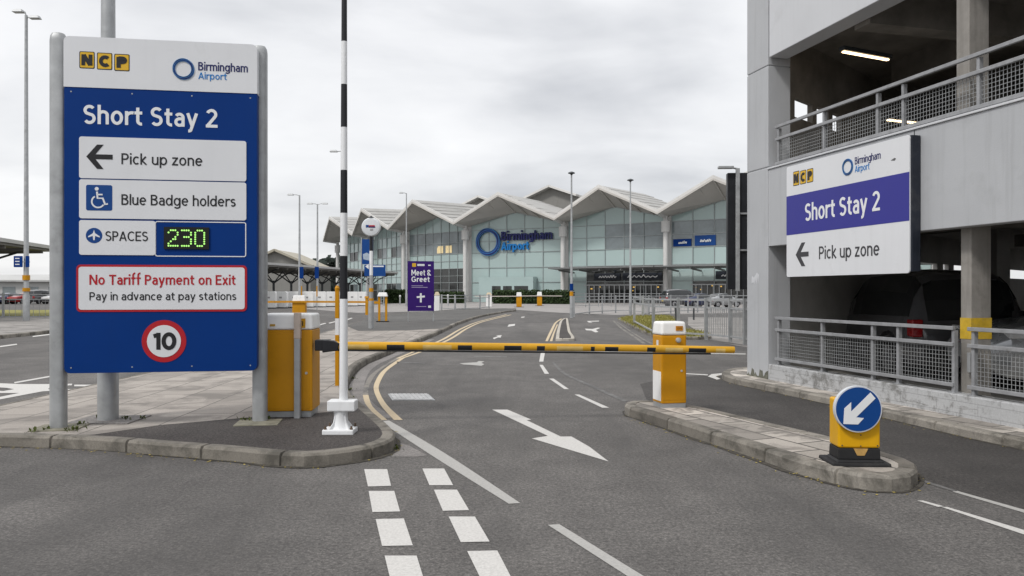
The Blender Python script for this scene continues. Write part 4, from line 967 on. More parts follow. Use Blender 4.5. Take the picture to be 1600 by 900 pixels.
# black variable sign seen from behind, beyond the corner pier
vs_ = thing('message_board', 'tall black message board seen from behind beside the corner pier of the car park', 'sign', (7.05, 22.0, 0), R(-4))
za_, zb_2 = 1.67, 5.02
mb = MB(); mb.box(-.86, .66, .0, .22, za_, zb_2); mb.build('case', BLACK_PAINT, vs_, bevel=.02)
mb = MB(); mb.box(-.64, -.53, -.09, -.002, za_ - .05, zb_2 + .12); mb.build('mount_rail', GALV, vs_, bevel=.01)
for z_ in (za_ + 1.1, za_ + 2.15): mb = MB(); mb.box(-.52, .55, -.05, -.002, z_, z_ + .05); mb.build('cross_bar', RAILGREY, vs_)
mb = MB(); mb.box(-.0, .2, .05, .20, -.02, za_); mb.build('leg', GALV, vs_)
mb = MB(); mb.tube([(-.58, -.05, zb_2 + .1), (-.8, -.1, zb_2 + .14)], .03, 8); mb.box(-1.15, -.72, -.2, -.02, zb_2 + .1, zb_2 + .17); mb.build('floodlight', GALV, vs_, bevel=.02)

# ================================================================== CARS
CAR_PARTS = {}
SUV = dict(st=[(-2.28, .70, .55, .80, .84, .55), (-2.24, .84, .40, .98, 1.02, .62), (-2.16, .90, .32, 1.06, 1.34, .64), (-2.02, .92, .29, 1.08, 1.66, .62), (-1.78, .93, .28, 1.08, 1.80, .62), (-.8, .93, .26, 1.08, 1.86, .64), (.1, .93, .26, 1.06, 1.83, .64), (.5, .93, .26, 1.05, 1.72, .63), (.92, .93, .27, 1.05, 1.40, .66), (1.22, .92, .28, 1.05, 1.12, .72), (1.75, .90, .29, 1.0, 1.06, .70), (2.15, .84, .34, .90, .96, .64), (2.32, .66, .45, .74, .78, .50)], wb=(-1.36, 1.38), wr=.36, side=(3, 7), front=(7, 9), rear=(1, 3))
SALOON = dict(st=[(-2.2, .62, .45, .70, .74, .5), (-2.14, .80, .36, .88, .93, .6), (-1.9, .86, .27, .93, 1.0, .66), (-1.55, .88, .25, .95, 1.06, .68), (-1.0, .88, .23, .95, 1.36, .58), (-.4, .88, .22, .94, 1.44, .57), (.3, .88, .22, .93, 1.40, .57), (.7, .88, .23, .92, 1.22, .60), (1.15, .87, .24, .92, .98, .68), (1.7, .84, .26, .85, .90, .66), (2.05, .76, .32, .74, .79, .58), (2.18, .58, .42, .62, .66, .45)], wb=(-1.25, 1.30), wr=.31, side=(4, 7), front=(6, 8), rear=(3, 4))
def make_car(spec, paint, name, label, cat, loc, rz, group=None, box_tail=True):
    root = thing(name, label, cat, loc, rz, group)
    st = spec['st']; rings = []
    for (x, hw_, zb, zl, zr, rw) in st:
        half = [(0, zb), (hw_ * .86, zb), (hw_ * .97, zb + .12), (hw_, (zb + zl) / 2 + .05), (hw_ * .975, zl - .06), (hw_ * .93, zl), ((hw_ * .93 + rw) / 2 + .04 * (zr > zl + .2), zl + (zr - zl) * .52), (rw + .03, zl + (zr - zl) * .90), (rw * .82, zr), (0, zr + .02)]
        ring = [(x, y, z) for y, z in half] + [(x, -y, z) for y, z in reversed(half[1:-1])]
        rings.append(ring)
    n = len(rings[0]); mb = MB(); vs = [p for r_ in rings for p in r_]
    fs = [(i * n + k, i * n + (k + 1) % n, (i + 1) * n + (k + 1) % n, (i + 1) * n + k) for i in range(len(st) - 1) for k in range(n)]
    fs += [tuple(range(n)), tuple(range((len(st) - 1) * n, len(st) * n))]
    mb.add(vs, fs); o = mb.build('body', paint, root, smooth=True)
    def pane(i0, i1, ks, nm, shrink=.06):
        for side_ in (1, -1):
            mb = MB()
            for i in range(i0, i1):
                for k in ks:
                    kk = [(k), (k + 1)]
                    q = [Vector(rings[i][kk[0]]), Vector(rings[i][kk[1]]), Vector(rings[i + 1][kk[1]]), Vector(rings[i + 1][kk[0]])]
                    q = [Vector((v.x, v.y * side_, v.z)) for v in q]
                    nn = (q[1] - q[0]).cross(q[3] - q[0]); nn.normalize()
                    if nn.y * side_ < 0: nn = -nn
                    mb.add([v + nn * .008 for v in q], [(0, 1, 2, 3)])
            mb.build(nm, CARGLASS, root)
    pane(spec['side'][0] , spec['side'][1], (5, 6), 'side_window')
    for key, nm in (('front', 'windscreen'), ('rear', 'rear_window')):
        i0, i1 = spec[key]; mb = MB()
        for i in range(i0, i1):
            a, b = rings[i], rings[i + 1]
            idx = [7, 8, 9, 10, 11]   # roof strip
            for k in range(4):
                q = [Vector(a[idx[k]]), Vector(a[idx[k + 1]]), Vector(b[idx[k + 1]]), Vector(b[idx[k]])]
                nn = (q[1] - q[0]).cross(q[3] - q[0]).normalized()
                if nn.z < 0: nn = -nn
                mb.add([v + nn * .008 for v in q], [(0, 1, 2, 3)])
        mb.build(nm, CARGLASS, root)
    wr = spec['wr']
    for x in spec['wb']:
        for sy in (1, -1):
            y1 = sy * (st[5][1] + .01); y0 = sy * (st[5][1] - .22)
            mb = MB(); mb.tube([(x, y0, wr), (x, y1 - sy * .03, wr), (x, y1, wr)], [wr, wr, wr * .93], 24); w_ = mb.build('wheel', TYRE, root, smooth=True)
            mb = MB(); mb.tube([(x, y1 - sy * .02, wr), (x, y1 + sy * .006, wr)], [wr * .66, wr * .60], 20)
            for a in range(5):
                t = 2 * math.pi * a / 5; mb.bar((x, y1 + sy * .008, wr), (x + math.cos(t) * wr * .6, y1 + sy * .008, wr + math.sin(t) * wr * .6), .05, .012)
            mb.build('rim', RIM, w_)
            mb = MB(); pts = [(x + (wr + .07) * math.cos(R(a)), y1 - sy * .012, wr + (wr + .07) * math.sin(R(a))) for a in range(-10, 191, 20)]
            mb.tube(pts, .035, 6); mb.build('wheel_arch', BLACK_RUBBER, root)
    for sy in (1, -1):
        i = 1; x = st[2][0]; hw_ = st[2][1]
        mb = MB(); zl = st[2][3]
        mb.box(x - .12, x + .10, sy * (hw_ - .16), sy * (hw_ + .006), zl - .30, zl - .02); mb.build('tail_light', TAIL, root, bevel=.02)
        x = st[-3][0]; hw_ = st[-3][1]; zl = st[-3][3]
        mb = MB(); mb.box(x + .12, x + .42, sy * (hw_ - .26), sy * (hw_ - .05), zl - .14, zl - .02); mb.build('headlight', HEADL, root, bevel=.02)
        x = st[-4][0] - .12; mb = MB(); mb.box(x - .08, x + .06, sy * .95, sy * 1.13, st[-4][3] - .02, st[-4][3] + .14); mb.build('door_mirror', BLACK_RUBBER, root, bevel=.03)
    x = st[1][0]; mb = MB(); mb.box(x - .06, x - .02, -.26, .26, .62, .73); mb.build('number_plate', PLATEY, root)
    mb = MB(); mb.box(x - .10, x + .08, -.74, .74, .42, .56); mb.build('bumper', BLACK_RUBBER, root, bevel=.03)
    return root
CARBLACK = mat('car_paint_black', (.075, .075, .08), .2, var=.1, coat=1)
CARSILVER = mat('car_paint_silver', (.34, .35, .36), .25, .5, var=.05, coat=1)
CARRED = mat('car_paint_red', (.30, .015, .015), .22, var=.05, coat=1)
CARBLUE = mat('car_paint_dark_blue', (.02, .03, .08), .22, var=.05, coat=1)
CARWHITE = mat('car_paint_white', (.6, .6, .6), .25, var=.05, coat=1)
h_ = math.atan2(4.6, .42)
make_car(SUV, CARBLACK, 'parked_suv', 'black off-road car parked inside the car park, rear lamp glowing red beside the column', 'car', (7.45, 14.35, .12), h_)
make_car(SUV, CARSILVER, 'parked_car', 'silver car parked in the car park right of the yellow banded column', 'car', (8.8, 10.7, .12), R(174))
far = [(-8, CARBLACK, 'black', SALOON), (14, CARBLUE, 'dark blue', SALOON), (34, CARRED, 'red', SALOON), (56, CARBLACK, 'black', SUV), (80, CARWHITE, 'white', SALOON)]
for i, (px, pm, nm, sp) in enumerate(far):
    q = gp(px, 475); make_car(sp, pm, 'parked_car', ['black car at the outer end of the far row beyond the railings', 'dark blue saloon second in the far row beyond the railings', 'small red car in the far row behind the left lamp column', 'tall black car in the far row just past the left lamp column', 'white saloon in the far row closest to the totem sign post'][i], 'car', (q.x, q.y + i * .4, .0), R(70 + 3 * i), 'cars parked beyond the railings')
for i, (px, pm, sp) in enumerate(((1068, CARBLACK, SUV), (1096, CARBLUE, SALOON), (1128, CARSILVER, SALOON))):
    q = gp(px, 480); make_car(sp, pm, 'parked_car', ['black car parked outside the terminal doors behind railings', 'dark blue saloon waiting in the middle outside the terminal shops', 'silver saloon waiting outside the terminal closest to the black board'][i], 'car', (q.x, q.y, .006), R(10 + 8 * i), 'cars waiting by the terminal')

# ================================================================== TERMINAL
term = thing('terminal_building', 'glass airport terminal with white zigzag folded roof and big blue sign', 'terminal', (5, 116, 0))
V = [Vector(p) for p in ((-39.5, 161), (-30, 144.5), (-21, 130.6), (-9.1, 120), (6.2, 112.9), (19.7, 104), (33.5, 95.5), (48, 87))]
NB = len(V) - 1
def nrm(a, b): d = (b - a).normalized(); return Vector((-d.y, d.x))
bn = [nrm(V[i], V[i + 1]) for i in range(NB)]
vn = [(bn[max(i - 1, 0)] + bn[min(i, NB - 1)]).normalized() for i in range(NB + 1)]
OV = 3.9
A = [V[i] + vn[i] * OV for i in range(NB + 1)]
ZV, ZR, DEP, KR = 12.7, 16.5, 16.0, .045
def P3(p, z): return Vector((p.x, p.y, z))
for i in range(NB):
    m_ = (V[i] + V[i + 1]) / 2 - bn[i] * 1.5
    vl, vr, rg = P3(V[i], ZV), P3(V[i + 1], ZV), P3(m_, ZR)
    bl, br, brg = P3(V[i] + vn[i] * DEP, ZV + DEP * KR), P3(V[i + 1] + vn[i + 1] * DEP, ZV + DEP * KR), P3(m_ + bn[i] * DEP, ZR + DEP * KR * .6)
    mb = MB(); mb.add([vl, rg, brg, bl], [(0, 1, 2, 3)]); mb.add([rg, vr, br, brg], [(0, 1, 2, 3)])
    dn = Vector((0, 0, .14))
    for k in range(1, 6):     # standing seams
        t = k / 6
        for a0, a1, b0, b1 in ((vl, rg, bl, brg), (rg, vr, brg, br)):
            mb.bar(a0.lerp(a1, t) + Vector((0, 0, .03)), b0.lerp(b1, t) + Vector((0, 0, .03)), .06, .08)
    rf = mb.build('roof', ROOF_TOP, term, world=True)
    mb = MB(); up_ = Vector((0, 0, .08)); lo = Vector((0, 0, -.42)); o_ = P3(-bn[i] * .12, 0)
    for a0, a1 in ((vl, rg), (rg, vr)):
        mb.add([a0 + up_ + o_, a1 + up_ + o_, a1 + lo + o_, a0 + lo + o_, a0 + up_, a1 + up_, a1 + lo, a0 + lo], [(0, 1, 2, 3), (7, 6, 5, 4), (0, 4, 5, 1), (3, 2, 6, 7), (0, 3, 7, 4), (1, 5, 6, 2)])
    mb.build('fascia', ROOF_EDGE, rf).matrix_parent_inverse = Matrix.Identity(4)
    mb2 = rf  # soffit: folds in from the zigzag edge to the head of the glass
    apex = P3((A[i] + A[i + 1]) / 2, 14.0); gl, gr = P3(A[i], 12.05), P3(A[i + 1], 12.05)
    mb = MB(); s_ = Vector((0, 0, -.42)); mb.add([vl + s_, rg + s_, apex, gl], [(0, 1, 2, 3)]); mb.add([rg + s_, vr + s_, gr, apex], [(0, 1, 2, 3)])
    mb.bar(rg + s_ + Vector((0, 0, -.1)), apex + Vector((0, 0, -.05)), .25, .25)
    for a0, a1, b0, b1 in ((vl, rg, gl, apex), (rg, vr, apex, gr)):
        for t in (.25, .5, .75): mb.bar(a0.lerp(a1, t) + s_ + Vector((0, 0, -.04)), b0.lerp(b1, t) + Vector((0, 0, -.04)), .12, .14)
    for a0, a1 in ((vl, rg), (rg, vr)): mb.bar(a0 + s_ + Vector((0, 0, -.05)), a1 + s_ + Vector((0, 0, -.05)), .3, .25)
    mb.build('soffit', SOFFIT, rf, world=False)
    # the fascia and soffit were authored in world space: bring them under the roof
    for ch in [c for c in scene.objects if c.parent == rf]:
        inv = Matrix.Translation(-Vector(term.location))
        ch.data.transform(inv)
    # glass wall
    rows = [0, 3.1, 5.4, 7.8, 9.6, 11.4, 15]
    NC = 5 if i > 2 else 7; dvec = (A[i + 1] - A[i]); gm = MB(); mm = MB()
    def zt2(u): return 12.05 + 1.95 * (1 - abs(2 * u - 1))
    def pt(u, z, out=0): q = A[i] + dvec * u - bn[i] * out; return Vector((q.x, q.y, z))
    rng = random.Random(i * 11 + 3)
    for c in range(NC):
        u0, u1 = .035 + c * .93 / NC, .035 + (c + 1) * .93 / NC
        for r_ in range(6):
            z0, z1 = rows[r_], rows[r_ + 1]
            if z1 > 12:
                pts = [(u0, z0), (u1, z0), (u1, zt2(u1))] + ([(.5, zt2(.5))] if u0 < .5 < u1 else []) + [(u0, zt2(u0))]
            else: pts = [(u0, z0), (u1, z0), (u1, z1), (u0, z1)]
            mi = rng.choice((0, 0, 0, 0, 1, 2))
            if i in (2, 4, 5, 6) and r_ in (3, 4) and not (i == 4 and c < 2): mi = 3
            if i == 2 and r_ in (0, 1) and c > 1: mi = 4
            if i in (0, 1) and r_ in (3, 0) : mi = rng.choice((3, 0, 4))
            if i >= 4 and r_ == 0 and c > 0: mi = 4
            if i == 3 and r_ == 0 and c in (1, 2): mi = 5
            if i == 4 and r_ == 1 and c > 0: mi = 4
            j0, j1, j2 = rng.uniform(-.03, .03), rng.uniform(-.03, .03), rng.uniform(-.02, .02)
            gm.add([pt(u, z, j0 * (u - u0) / (u1 - u0) + j1 * (1 - (u - u0) / (u1 - u0)) + j2 * (z - z0) / 2) for u, z in pts], [tuple(range(len(pts)))], mi)
    if i == 2:
        for u in (.50, .64): gm.add([pt(u, 8.0, .02), pt(u + .10, 8.0, .02), pt(u + .10, 9.2, .02), pt(u, 9.2, .02)], [(0, 1, 2, 3)], 6)
    gw = gm.build('glass_wall', [TEAL, TEAL2, TEAL3, GREYGLASS, DARKGLASS, GREYGLASS, LAMP_GLOW2], term, world=True)
    for c in range(NC + 1):
        u = .035 + c * .93 / NC; mm.bar(pt(u, 0, .05), pt(u, zt2(u), .05), .09, .12)
    for z in rows[1:-1]: mm.bar(pt(.03, z, .05), pt(.97, z, .05), .10, .08)
    for z in (1.9, 4.2, 6.6): 
        if i in (1, 2): mm.bar(pt(.03, z, .05), pt(.97, z, .05), .08, .06)
    for u0, u1 in ((.03, .5), (.5, .97)): mm.bar(pt(u0, zt2(u0), .05), pt(u1, zt2(u1), .05), .16, .2)
    ob = mm.build('mullions', MULL, gw); ob.data.transform(Matrix.Translation(-Vector(term.location)))
    # solid pier strips beside each column
    mm = MB(); mm.add([pt(0, 0, -.02), pt(.034, 0, -.02), pt(.034, 12.1, -.02), pt(0, 12.1, -.02)], [(0, 1, 2, 3)]); mm.build('pier_strip', TCOL, term, world=True)
    mm = MB(); mm.add([pt(.966, 0, -.02), pt(1, 0, -.02), pt(1, 12.1, -.02), pt(.966, 12.1, -.02)], [(0, 1, 2, 3)])
    mm.build('pier_strip', TCOL, term, world=True)
for i in range(NB + 1):
    q = A[i] - vn[i] * .9
    mb = MB(); mb.tube([(q.x, q.y, 0), (q.x, q.y, 10.2), (q.x, q.y, 12.2)], [.36, .36, .30], 16)
    c = mb.build('column', TCOL, term, world=True, smooth=True)
    mb = MB(); mb.tube([(q.x, q.y, 9.9), (q.x, q.y, 11.4)], [.62, .62], 12); mb.bar((q.x, q.y, 11.0), P3(A[i], 11.0), .8, 1.0); mb.bar((q.x, q.y, 11.9), P3(V[i], 12.25), .3, .35)
    o = mb.build('bracket', TCOL, c); o.data.transform(Matrix.Translation(-Vector(term.location)))
# rear gables
for (pxc, pyk, Y, hwid, drop) in ((862, 293, 134, 5.2, 1.9), (752, 309, 140, 4.6, 1.7), (668, 318, 150, 4.5, 1.6), (1180, 268, 118, 5, 1.9)):
    k = dp(pxc, pyk, Y); nn = Vector((.49, .87)); tt = Vector((.87, -.49))
    mb = MB(); pts = [(-hwid, k.z - drop), (0, k.z), (hwid, k.z - drop), (hwid, 12), (-hwid, 12)]
    fr = [Vector((k.x + tt.x * a, k.y + tt.y * a, z)) for a, z in pts]; bk = [p_ + Vector((nn.x, nn.y, 0)) * 22 for p_ in fr]
    n = 5; mb.add(fr + bk, [(0, 1, 2, 3, 4)] + [(a, (a + 1) % n, n + (a + 1) % n, n + a) for a in range(n)], 0)
    f2 = Vector((-nn.x, -nn.y, 0)) * .6
    for a, b in ((0, 1), (1, 2)):
        mb.bar(fr[a] + f2 + Vector((0, 0, .15)), fr[b] + f2 + Vector((0, 0, .15)), 1.3, .35, 1)
    mb.build('rear_gable', [CLAD, ROOF_EDGE], term, world=True)
# main hall body behind
mb = MB(); pts = [A[i] + vn[i] * .6 for i in range(NB + 1)]; bk = [A[NB] + vn[NB] * 40, A[0] + Vector((30, 25))]
mb.prism([tuple(p_) for p_ in pts] + [tuple(p_) for p_ in bk], 0, 11.9); mb.build('hall', CLAD, term, world=True)
# facade sign on bay 3
bl_ = 3; ang = math.atan2((A[4] - A[3]).y, (A[4] - A[3]).x); fl = Vector((A[3].x, A[3].y, 0))
Mf = mapper(fl, ang, -.45)
sg = bpy.data.objects.new('facade_sign', None); COL.objects.link(sg); sg.parent = term; sg.location = fl - Vector(term.location); sg.rotation_euler = (0, 0, ang)
mb = MB(); c_ = Mf(762, 378); rr_ = (Mf(762, 357)[1] - c_[1]) * .96; ring_logo(mb, c_[0], c_[1], rr_, -.45, th=.05, deep=-.15); mb.build('sign_ring', [TXT_NAVY, RING_MID, RING_LIGHT], sg)
def deep_text(s, x0, x1, yb, cap, m):
    mb = MB(); a = Mf(x0, yb); b = Mf(x1, yb); c = Mf((x0 + x1) / 2, yb); d = Mf((x0 + x1) / 2, yb - cap)
    put_text(mb, s, a[0], b[0], c[1], d[1] - c[1], -.45, 0, .19, .0, -.15); return mb.build('sign_lettering', m, sg)
deep_text('Birmingham', 783, 862.5, 374.5, 14, TXT_NAVY); deep_text('Airport', 783, 827, 390.5, 13, TXT_CYAN)
# entrance canopy, lobby, shop signs
def fac(i, u, z, out=0):
    q = A[i] + (A[i + 1] - A[i]) * u - bn[i] * out; return Vector((q.x, q.y, z))
mb = MB()
for i in (4, 5, 6):
    a, b = fac(i, -.0, 4.75, 1.0), fac(i, 1.0, 4.75, 1.0); c, d = fac(i, 1.0, 4.95, 5.2), fac(i, -.0, 4.95, 5.2)
    h_ = Vector((0, 0, .16)); mb.add([a, b, c, d, a + h_, b + h_, c + h_, d + h_], [(0, 3, 2, 1), (4, 5, 6, 7), (0, 1, 5, 4), (1, 2, 6, 5), (2, 3, 7, 6), (3, 0, 4, 7)])
    for u in (.1, .3, .5, .7, .9): mb.bar(fac(i, u, 4.45, .2), fac(i, u, 4.72, 5.0), .12, .25)
mb.build('entrance_canopy', [mat('canopy_grey', (.20, .205, .205), .5, var=.1)], term, world=True)
mb = MB(); 
for u0, u1, z0, z1, o_ in ((.16, .72, 0, 3.9, 1.6),):
    a = [fac(3, u0, z0, o_), fac(3, u1, z0, o_), fac(3, u1, z1, o_), fac(3, u0, z1, o_)]; b = [fac(3, u0, z0, 0.1), fac(3, u1, z0, .1), fac(3, u1, z1, .1), fac(3, u0, z1, .1)]
    mb.add(a + b, [(0, 1, 2, 3), (0, 4, 7, 3), (1, 5, 6, 2), (3, 2, 6, 7)], 0)
lob = mb.build('entrance_lobby', [TEAL2], term, world=True)
mb = MB()
for u0 in (.30, .415, .53, .62):
    w_ = .09 if u0 < .6 else .05
    mb.add([fac(3, u0, 0, 1.64), fac(3, u0 + w_, 0, 1.64), fac(3, u0 + w_, 2.5, 1.64), fac(3, u0, 2.5, 1.64)], [(0, 1, 2, 3)])
o = mb.build('lobby_doors', DARKGLASS, lob); o.data.transform(Matrix.Translation(-Vector(term.location)))
def squiggle(mb, i, u0, u1, z, h, out):
    n = 14; pts = []
    rng = random.Random(int(u0 * 100) + i)
    for k in range(n):
        u = u0 + (u1 - u0) * k / (n - 1); zz = z + (h if k % 2 else 0) * rng.uniform(.5, 1)
        pts.append(fac(i, u, zz, out))
    for a, b in zip(pts, pts[1:]): mb.bar(a, b, .05, .13)
for (i, u0, u1, z0, z1, m_) in ((4, .30, .56, 3.3, 4.3, DARKPANEL), (4, .58, .95, 3.3, 4.3, DARKPANEL), (5, .42, .70, 3.3, 4.4, DARKPANEL), (5, .72, .98, 3.3, 4.4, BLUE), (6, .2, .6, 3.3, 4.4, DARKPANEL), (5, .24, .42, 7.9, 9.3, BLUE2), (5, .05, .21, 7.9, 8.9, BLUE)):
    mb = MB(); mb.add([fac(i, u0, z0, .16), fac(i, u1, z0, .16), fac(i, u1, z1, .16), fac(i, u0, z1, .16), fac(i, u0, z0, .08), fac(i, u1, z0, .08), fac(i, u1, z1, .08), fac(i, u0, z1, .08)], [(0, 1, 2, 3), (4, 7, 6, 5), (0, 4, 5, 1), (1, 5, 6, 2), (2, 6, 7, 3), (3, 7, 4, 0)])
    o = mb.build('shop_sign', m_, term, world=True)
    mb = MB(); squiggle(mb, i, u0 + .05, u1 - .04, z0 + (z1 - z0) * .35, .4, .2); s2 = mb.build('sign_lettering', TXT_WHITE, o); s2.data.transform(Matrix.Translation(-Vector(term.location)))
# door frames along the shop fronts
mb = MB()
for i in (4, 5, 6):
    for k in range(1, 16):
        u = .2 + k * .05
        if u < .97: mb.bar(fac(i, u, 0, .12), fac(i, u, 2.6, .12), .14, .10)
    mb.bar(fac(i, .2, 2.6, .12), fac(i, .97, 2.6, .12), .12, .16)
mb.build('door_frames', GALV_LIGHT, term, world=True)
# small lit things inside the shop fronts (lamps)
mb = MB(); rng = random.Random(5)
for i in (4, 5):
    for k in range(9):
        u = rng.uniform(.24, .94); z = rng.uniform(1.6, 2.4); w_ = rng.uniform(.008, .02)
        mb.add([fac(i, u, z, .03), fac(i, u + w_, z, .03), fac(i, u + w_, z + .16, .03), fac(i, u, z + .16, .03)], [(0, 1, 2, 3)])
mb.build('shop_lamps', mat('shop_lamp', (.9, .55, .12), .4, emit=.5), term, world=True)

# ================================================================== LAMP POSTS
def lamp_post(px, pyb, pyt, label, heads, Y=None, r=.09, wrap=None, single=.0):
    b = gp(px, pyb) if Y is None else Vector(((px - CX) / F * Y, Y, 0))
    h = EYE + (HY - pyt) / F * b.y
    t = thing('lamp_post', label, 'lamp post', b, 0, 'tall lamp posts')
    mb = MB(); mb.lathe([(r * 1.25, 0), (r * 1.25, 1.4), (r * .95, 1.5), (r * .55, h)], 12); mb.build('column', GALV, t, smooth=True)
    if heads == 'cap':
        mb = MB(); mb.lathe([(.05, h - .06), (.09, h), (.22, h + .04), (.20, h + .09), (.06, h + .15)], 14); mb.build('lantern', DARKSTEEL, t, smooth=True)
    else:
        for (dx, dz, L) in heads:
            mb = MB(); mb.tube([(0, 0, h - .05), (dx * .5, 0, h + dz * .8), (dx, 0, h + dz)], .035, 6); mb.build('bracket', GALV, t)
            sgn = 1 if dx > 0 else -1
            mb = MB(); mb.frustum(min(dx, dx + sgn * L), max(dx, dx + sgn * L), -.17, .17, h + dz - .06, h + dz + .10, .07); mb.build('lantern', GALV_LIGHT, t, bevel=.03)
    if wrap:
        for za, zb, m_ in wrap:
            mb = MB(); mb.lathe([(r * 1.32, za), (r * 1.32, zb)], 12); mb.build('wrap_band', m_, t, smooth=True)
    return t
lamp_post(41, 505, 24, 'tall twin headed lamp post on the far left pavement beside the blue direction board', [(-.12, .2, -.0 + .55), (.18, -.12, .55)], r=.13, wrap=[(2.2, 2.45, YELLOW), (1.62, 1.8, YELLOW)])
lamp_post(468, 0, 305, 'lamp post with one short arm to the left rising behind the long canopy roof', [(-.55, .05, .6)], Y=72, r=.13)
lamp_post(496, 0, 319, 'double armed lamp post rising behind the long canopy roof', [(-.5, .05, .6), (.5, .05, .6)], Y=80, r=.13)
lamp_post(539, 0, 237, 'lamp post almost hidden behind the striped pole, its arm showing to the left', [(-.55, .03, .6)], Y=58, r=.1)
lamp_post(635, 0, 302, 'thin lamp post with one arm in front of the terminal left of the ring sign', [(-.35, .05, .45)], Y=84, r=.10)
lamp_post(893, 497, 272, 'lamp post with small domed cap in front of the terminal nearer the ring sign', 'cap', r=.085, wrap=[(1.35, 1.62, YELLOW), (1.68, 2.1, BLUE)])
lamp_post(985, 494, 283, 'lamp post with small domed cap by the curved railing near the terminal doors', 'cap', r=.075)

# blue direction board on the left lamp
b_ = gp(41, 505)
db = thing('direction_board', 'small blue direction board fixed to the left twin headed lamp post', 'sign', (b_.x, b_.y, 0))
for xa_, xb_ in ((-.50, -.06), (.10, .28)):
    mb = MB(); mb.plate(rrect(xa_, xb_, 2.85, 3.42, .03), -.22, -.18); mb.build('panel', BLUE, db)
mb = MB(); mb.box(-.5, .28, -.17, -.13, 3.1, 3.14); mb.build('bracket', GALV, db)
mb = MB()
for z in (2.97, 3.12, 3.27): mb.box(-.42, -.2, -.224, -.219, z, z + .05)
mb.build('text_lines', TXT_WHITE, db)

# ================================================================== MEET & GREET SIGN
ml, mr = gp(637.5, 503, .12), gp(677.5, 497, .12)
ml = Vector((-5.05, 37.9, .12)); mr = Vector((-3.98, 38.9, .12))
mid_ = (ml + mr) / 2; ang = math.atan2(mr.y - ml.y, mr.x - ml.x); wd = (mr - ml).length
mid_ = Vector(((657.5 - CX) / F * 38.4, 38.4, .12)); wd = 41 / F * 38.4; ang = R(8)
mg = thing('purple_sign', 'purple upright sign reading meet and greet on two thin legs', 'sign', mid_, ang)
Mm = mapper(mid_, ang, -.05)
z0_, z1_ = Mm(657, 486)[1], Mm(657, 408)[1]
mb = MB(); mb.plate(rrect(-wd / 2, wd / 2, z0_, z1_, .02), -.05, .03); mb.build('panel', PURPLE, mg)
for sx in (-wd / 2 + .03, wd / 2 - .03):
    mb = MB(); mb.box(sx - .03, sx + .03, .0, .06, -.02, z1_); mb.build('leg', GALV, mg)
mb = MB(); T(mb, 'Meet &', 643, 673.5, 430.5, 9, Mm, -.05, .17); mb.build('lettering', TXT_WHITE, mg); mb = MB(); T(mb, 'Greet', 643, 672, 440.5, 8.5, Mm, -.05, .17); mb.build('lettering', TXT_WHITE, mg)
mb = MB(); 
for x0_, x1_, y_ in ((643, 661, 446.5), (643, 668, 449), (650, 666, 479)):
    a = Mm(x0_, y_); b = Mm(x1_, y_); mb.box(a[0], b[0], -.053, -.049, a[1] - .012, a[1] + .012)
mb.build('text_lines', mat('faint_white_print', (.4, .36, .5), .5), mg)
mb = MB(); c_ = Mm(657.5, 465); mb.stroke([(c_[0], c_[1] + .22), (c_[0], c_[1] - .24)], .09, -.054, -.05); mb.stroke([(c_[0] - .2, c_[1] + .02), (c_[0] + .2, c_[1] + .06)], .09, -.056, -.05); mb.build('plane_pictogram', TXT_WHITE, mg)
mb = MB(); a = Mm(644, 414); mb.plate(rrect(a[0], a[0] + .19, a[1] - .09, a[1] + .09, .02), -.054, -.05); mb.build('badge', NCP_YELLOW, mg)
mb = MB(); a = Mm(652, 414); mb.plate(rrect(a[0], a[0] + .36, a[1] - .05, a[1] + .05, .02), -.054, -.05); a = Mm(669, 479); mb.plate(rrect(a[0], a[0] + .14, a[1] - .06, a[1] + .05, .02), -.054, -.05); a = Mm(669, 414.5); mb.plate(rrect(a[0], a[0] + .13, a[1] - .03, a[1] + .03, .01), -.054, -.05); mb.build('logo', SIGNWHITE, mg)

# ================================================================== GLOBE BEACON POLE
p = gp(580, 513, .12)
bc = thing('beacon_pole', 'banded pole topped by a round white disc sign with small blue and red print', 'pole', p)
def zz(y): return EYE + (HY - y) / F * p.y - .12
for za, zb, m_, r_, nm in ((513.5, 470, GALV, .115, 'grey_band'), (470, 466, YELLOW, .10, 'yellow_band'), (466, 456, GALV, .085, 'grey_band'), (456, 450, YELLOW, .09, 'yellow_band'), (450, 430, GALV, .075, 'grey_band'), (430, 392, WHITE_PAINT, .07, 'white_band'), (392, 368, BLACK_PAINT, .07, 'black_band')):
    mb = MB(); mb.lathe([(r_, zz(za)), (r_, zz(zb))], 14); mb.build(nm, m_, bc, smooth=True)
zc = zz(355); r_ = .385
mb = MB(); mb.tube([(0, -.02 - .12 * t, zc) for t in (-1.0, -.8, -.3, .3, .8, 1.0)], [r_ * k for k in (.6, .88, 1, 1, .9, .62)], 32); mb.build('disc', mat('globe_white', (.62, .64, .66), .3, var=.06), bc, smooth=True)
mb = MB(); mb.lathe([(.10, zc + r_ * .94), (.12, zc + r_ * 1.0), (.06, zc + r_ * 1.08), (.03, zc + r_ * 1.2)], 12); mb.build('cap', DARKSTEEL, bc, smooth=True)
def disc_print(x0, x1, z0, z1, m_, nm):
    mb = MB(); mb.box(x0, x1, -.150, -.142, zc + z0, zc + z1); mb.build(nm, m_, bc)
disc_print(-.19, -.08, -.02, .08, BLUE2, 'blue_print'); disc_print(-.07, .17, .02, .07, TXT_RED, 'red_print'); disc_print(-.07, .19, -.03, .015, TXT_NAVY, 'navy_print'); disc_print(-.02, .10, -.15, -.07, mat('grey_print', (.3, .3, .3), .6), 'grey_print')

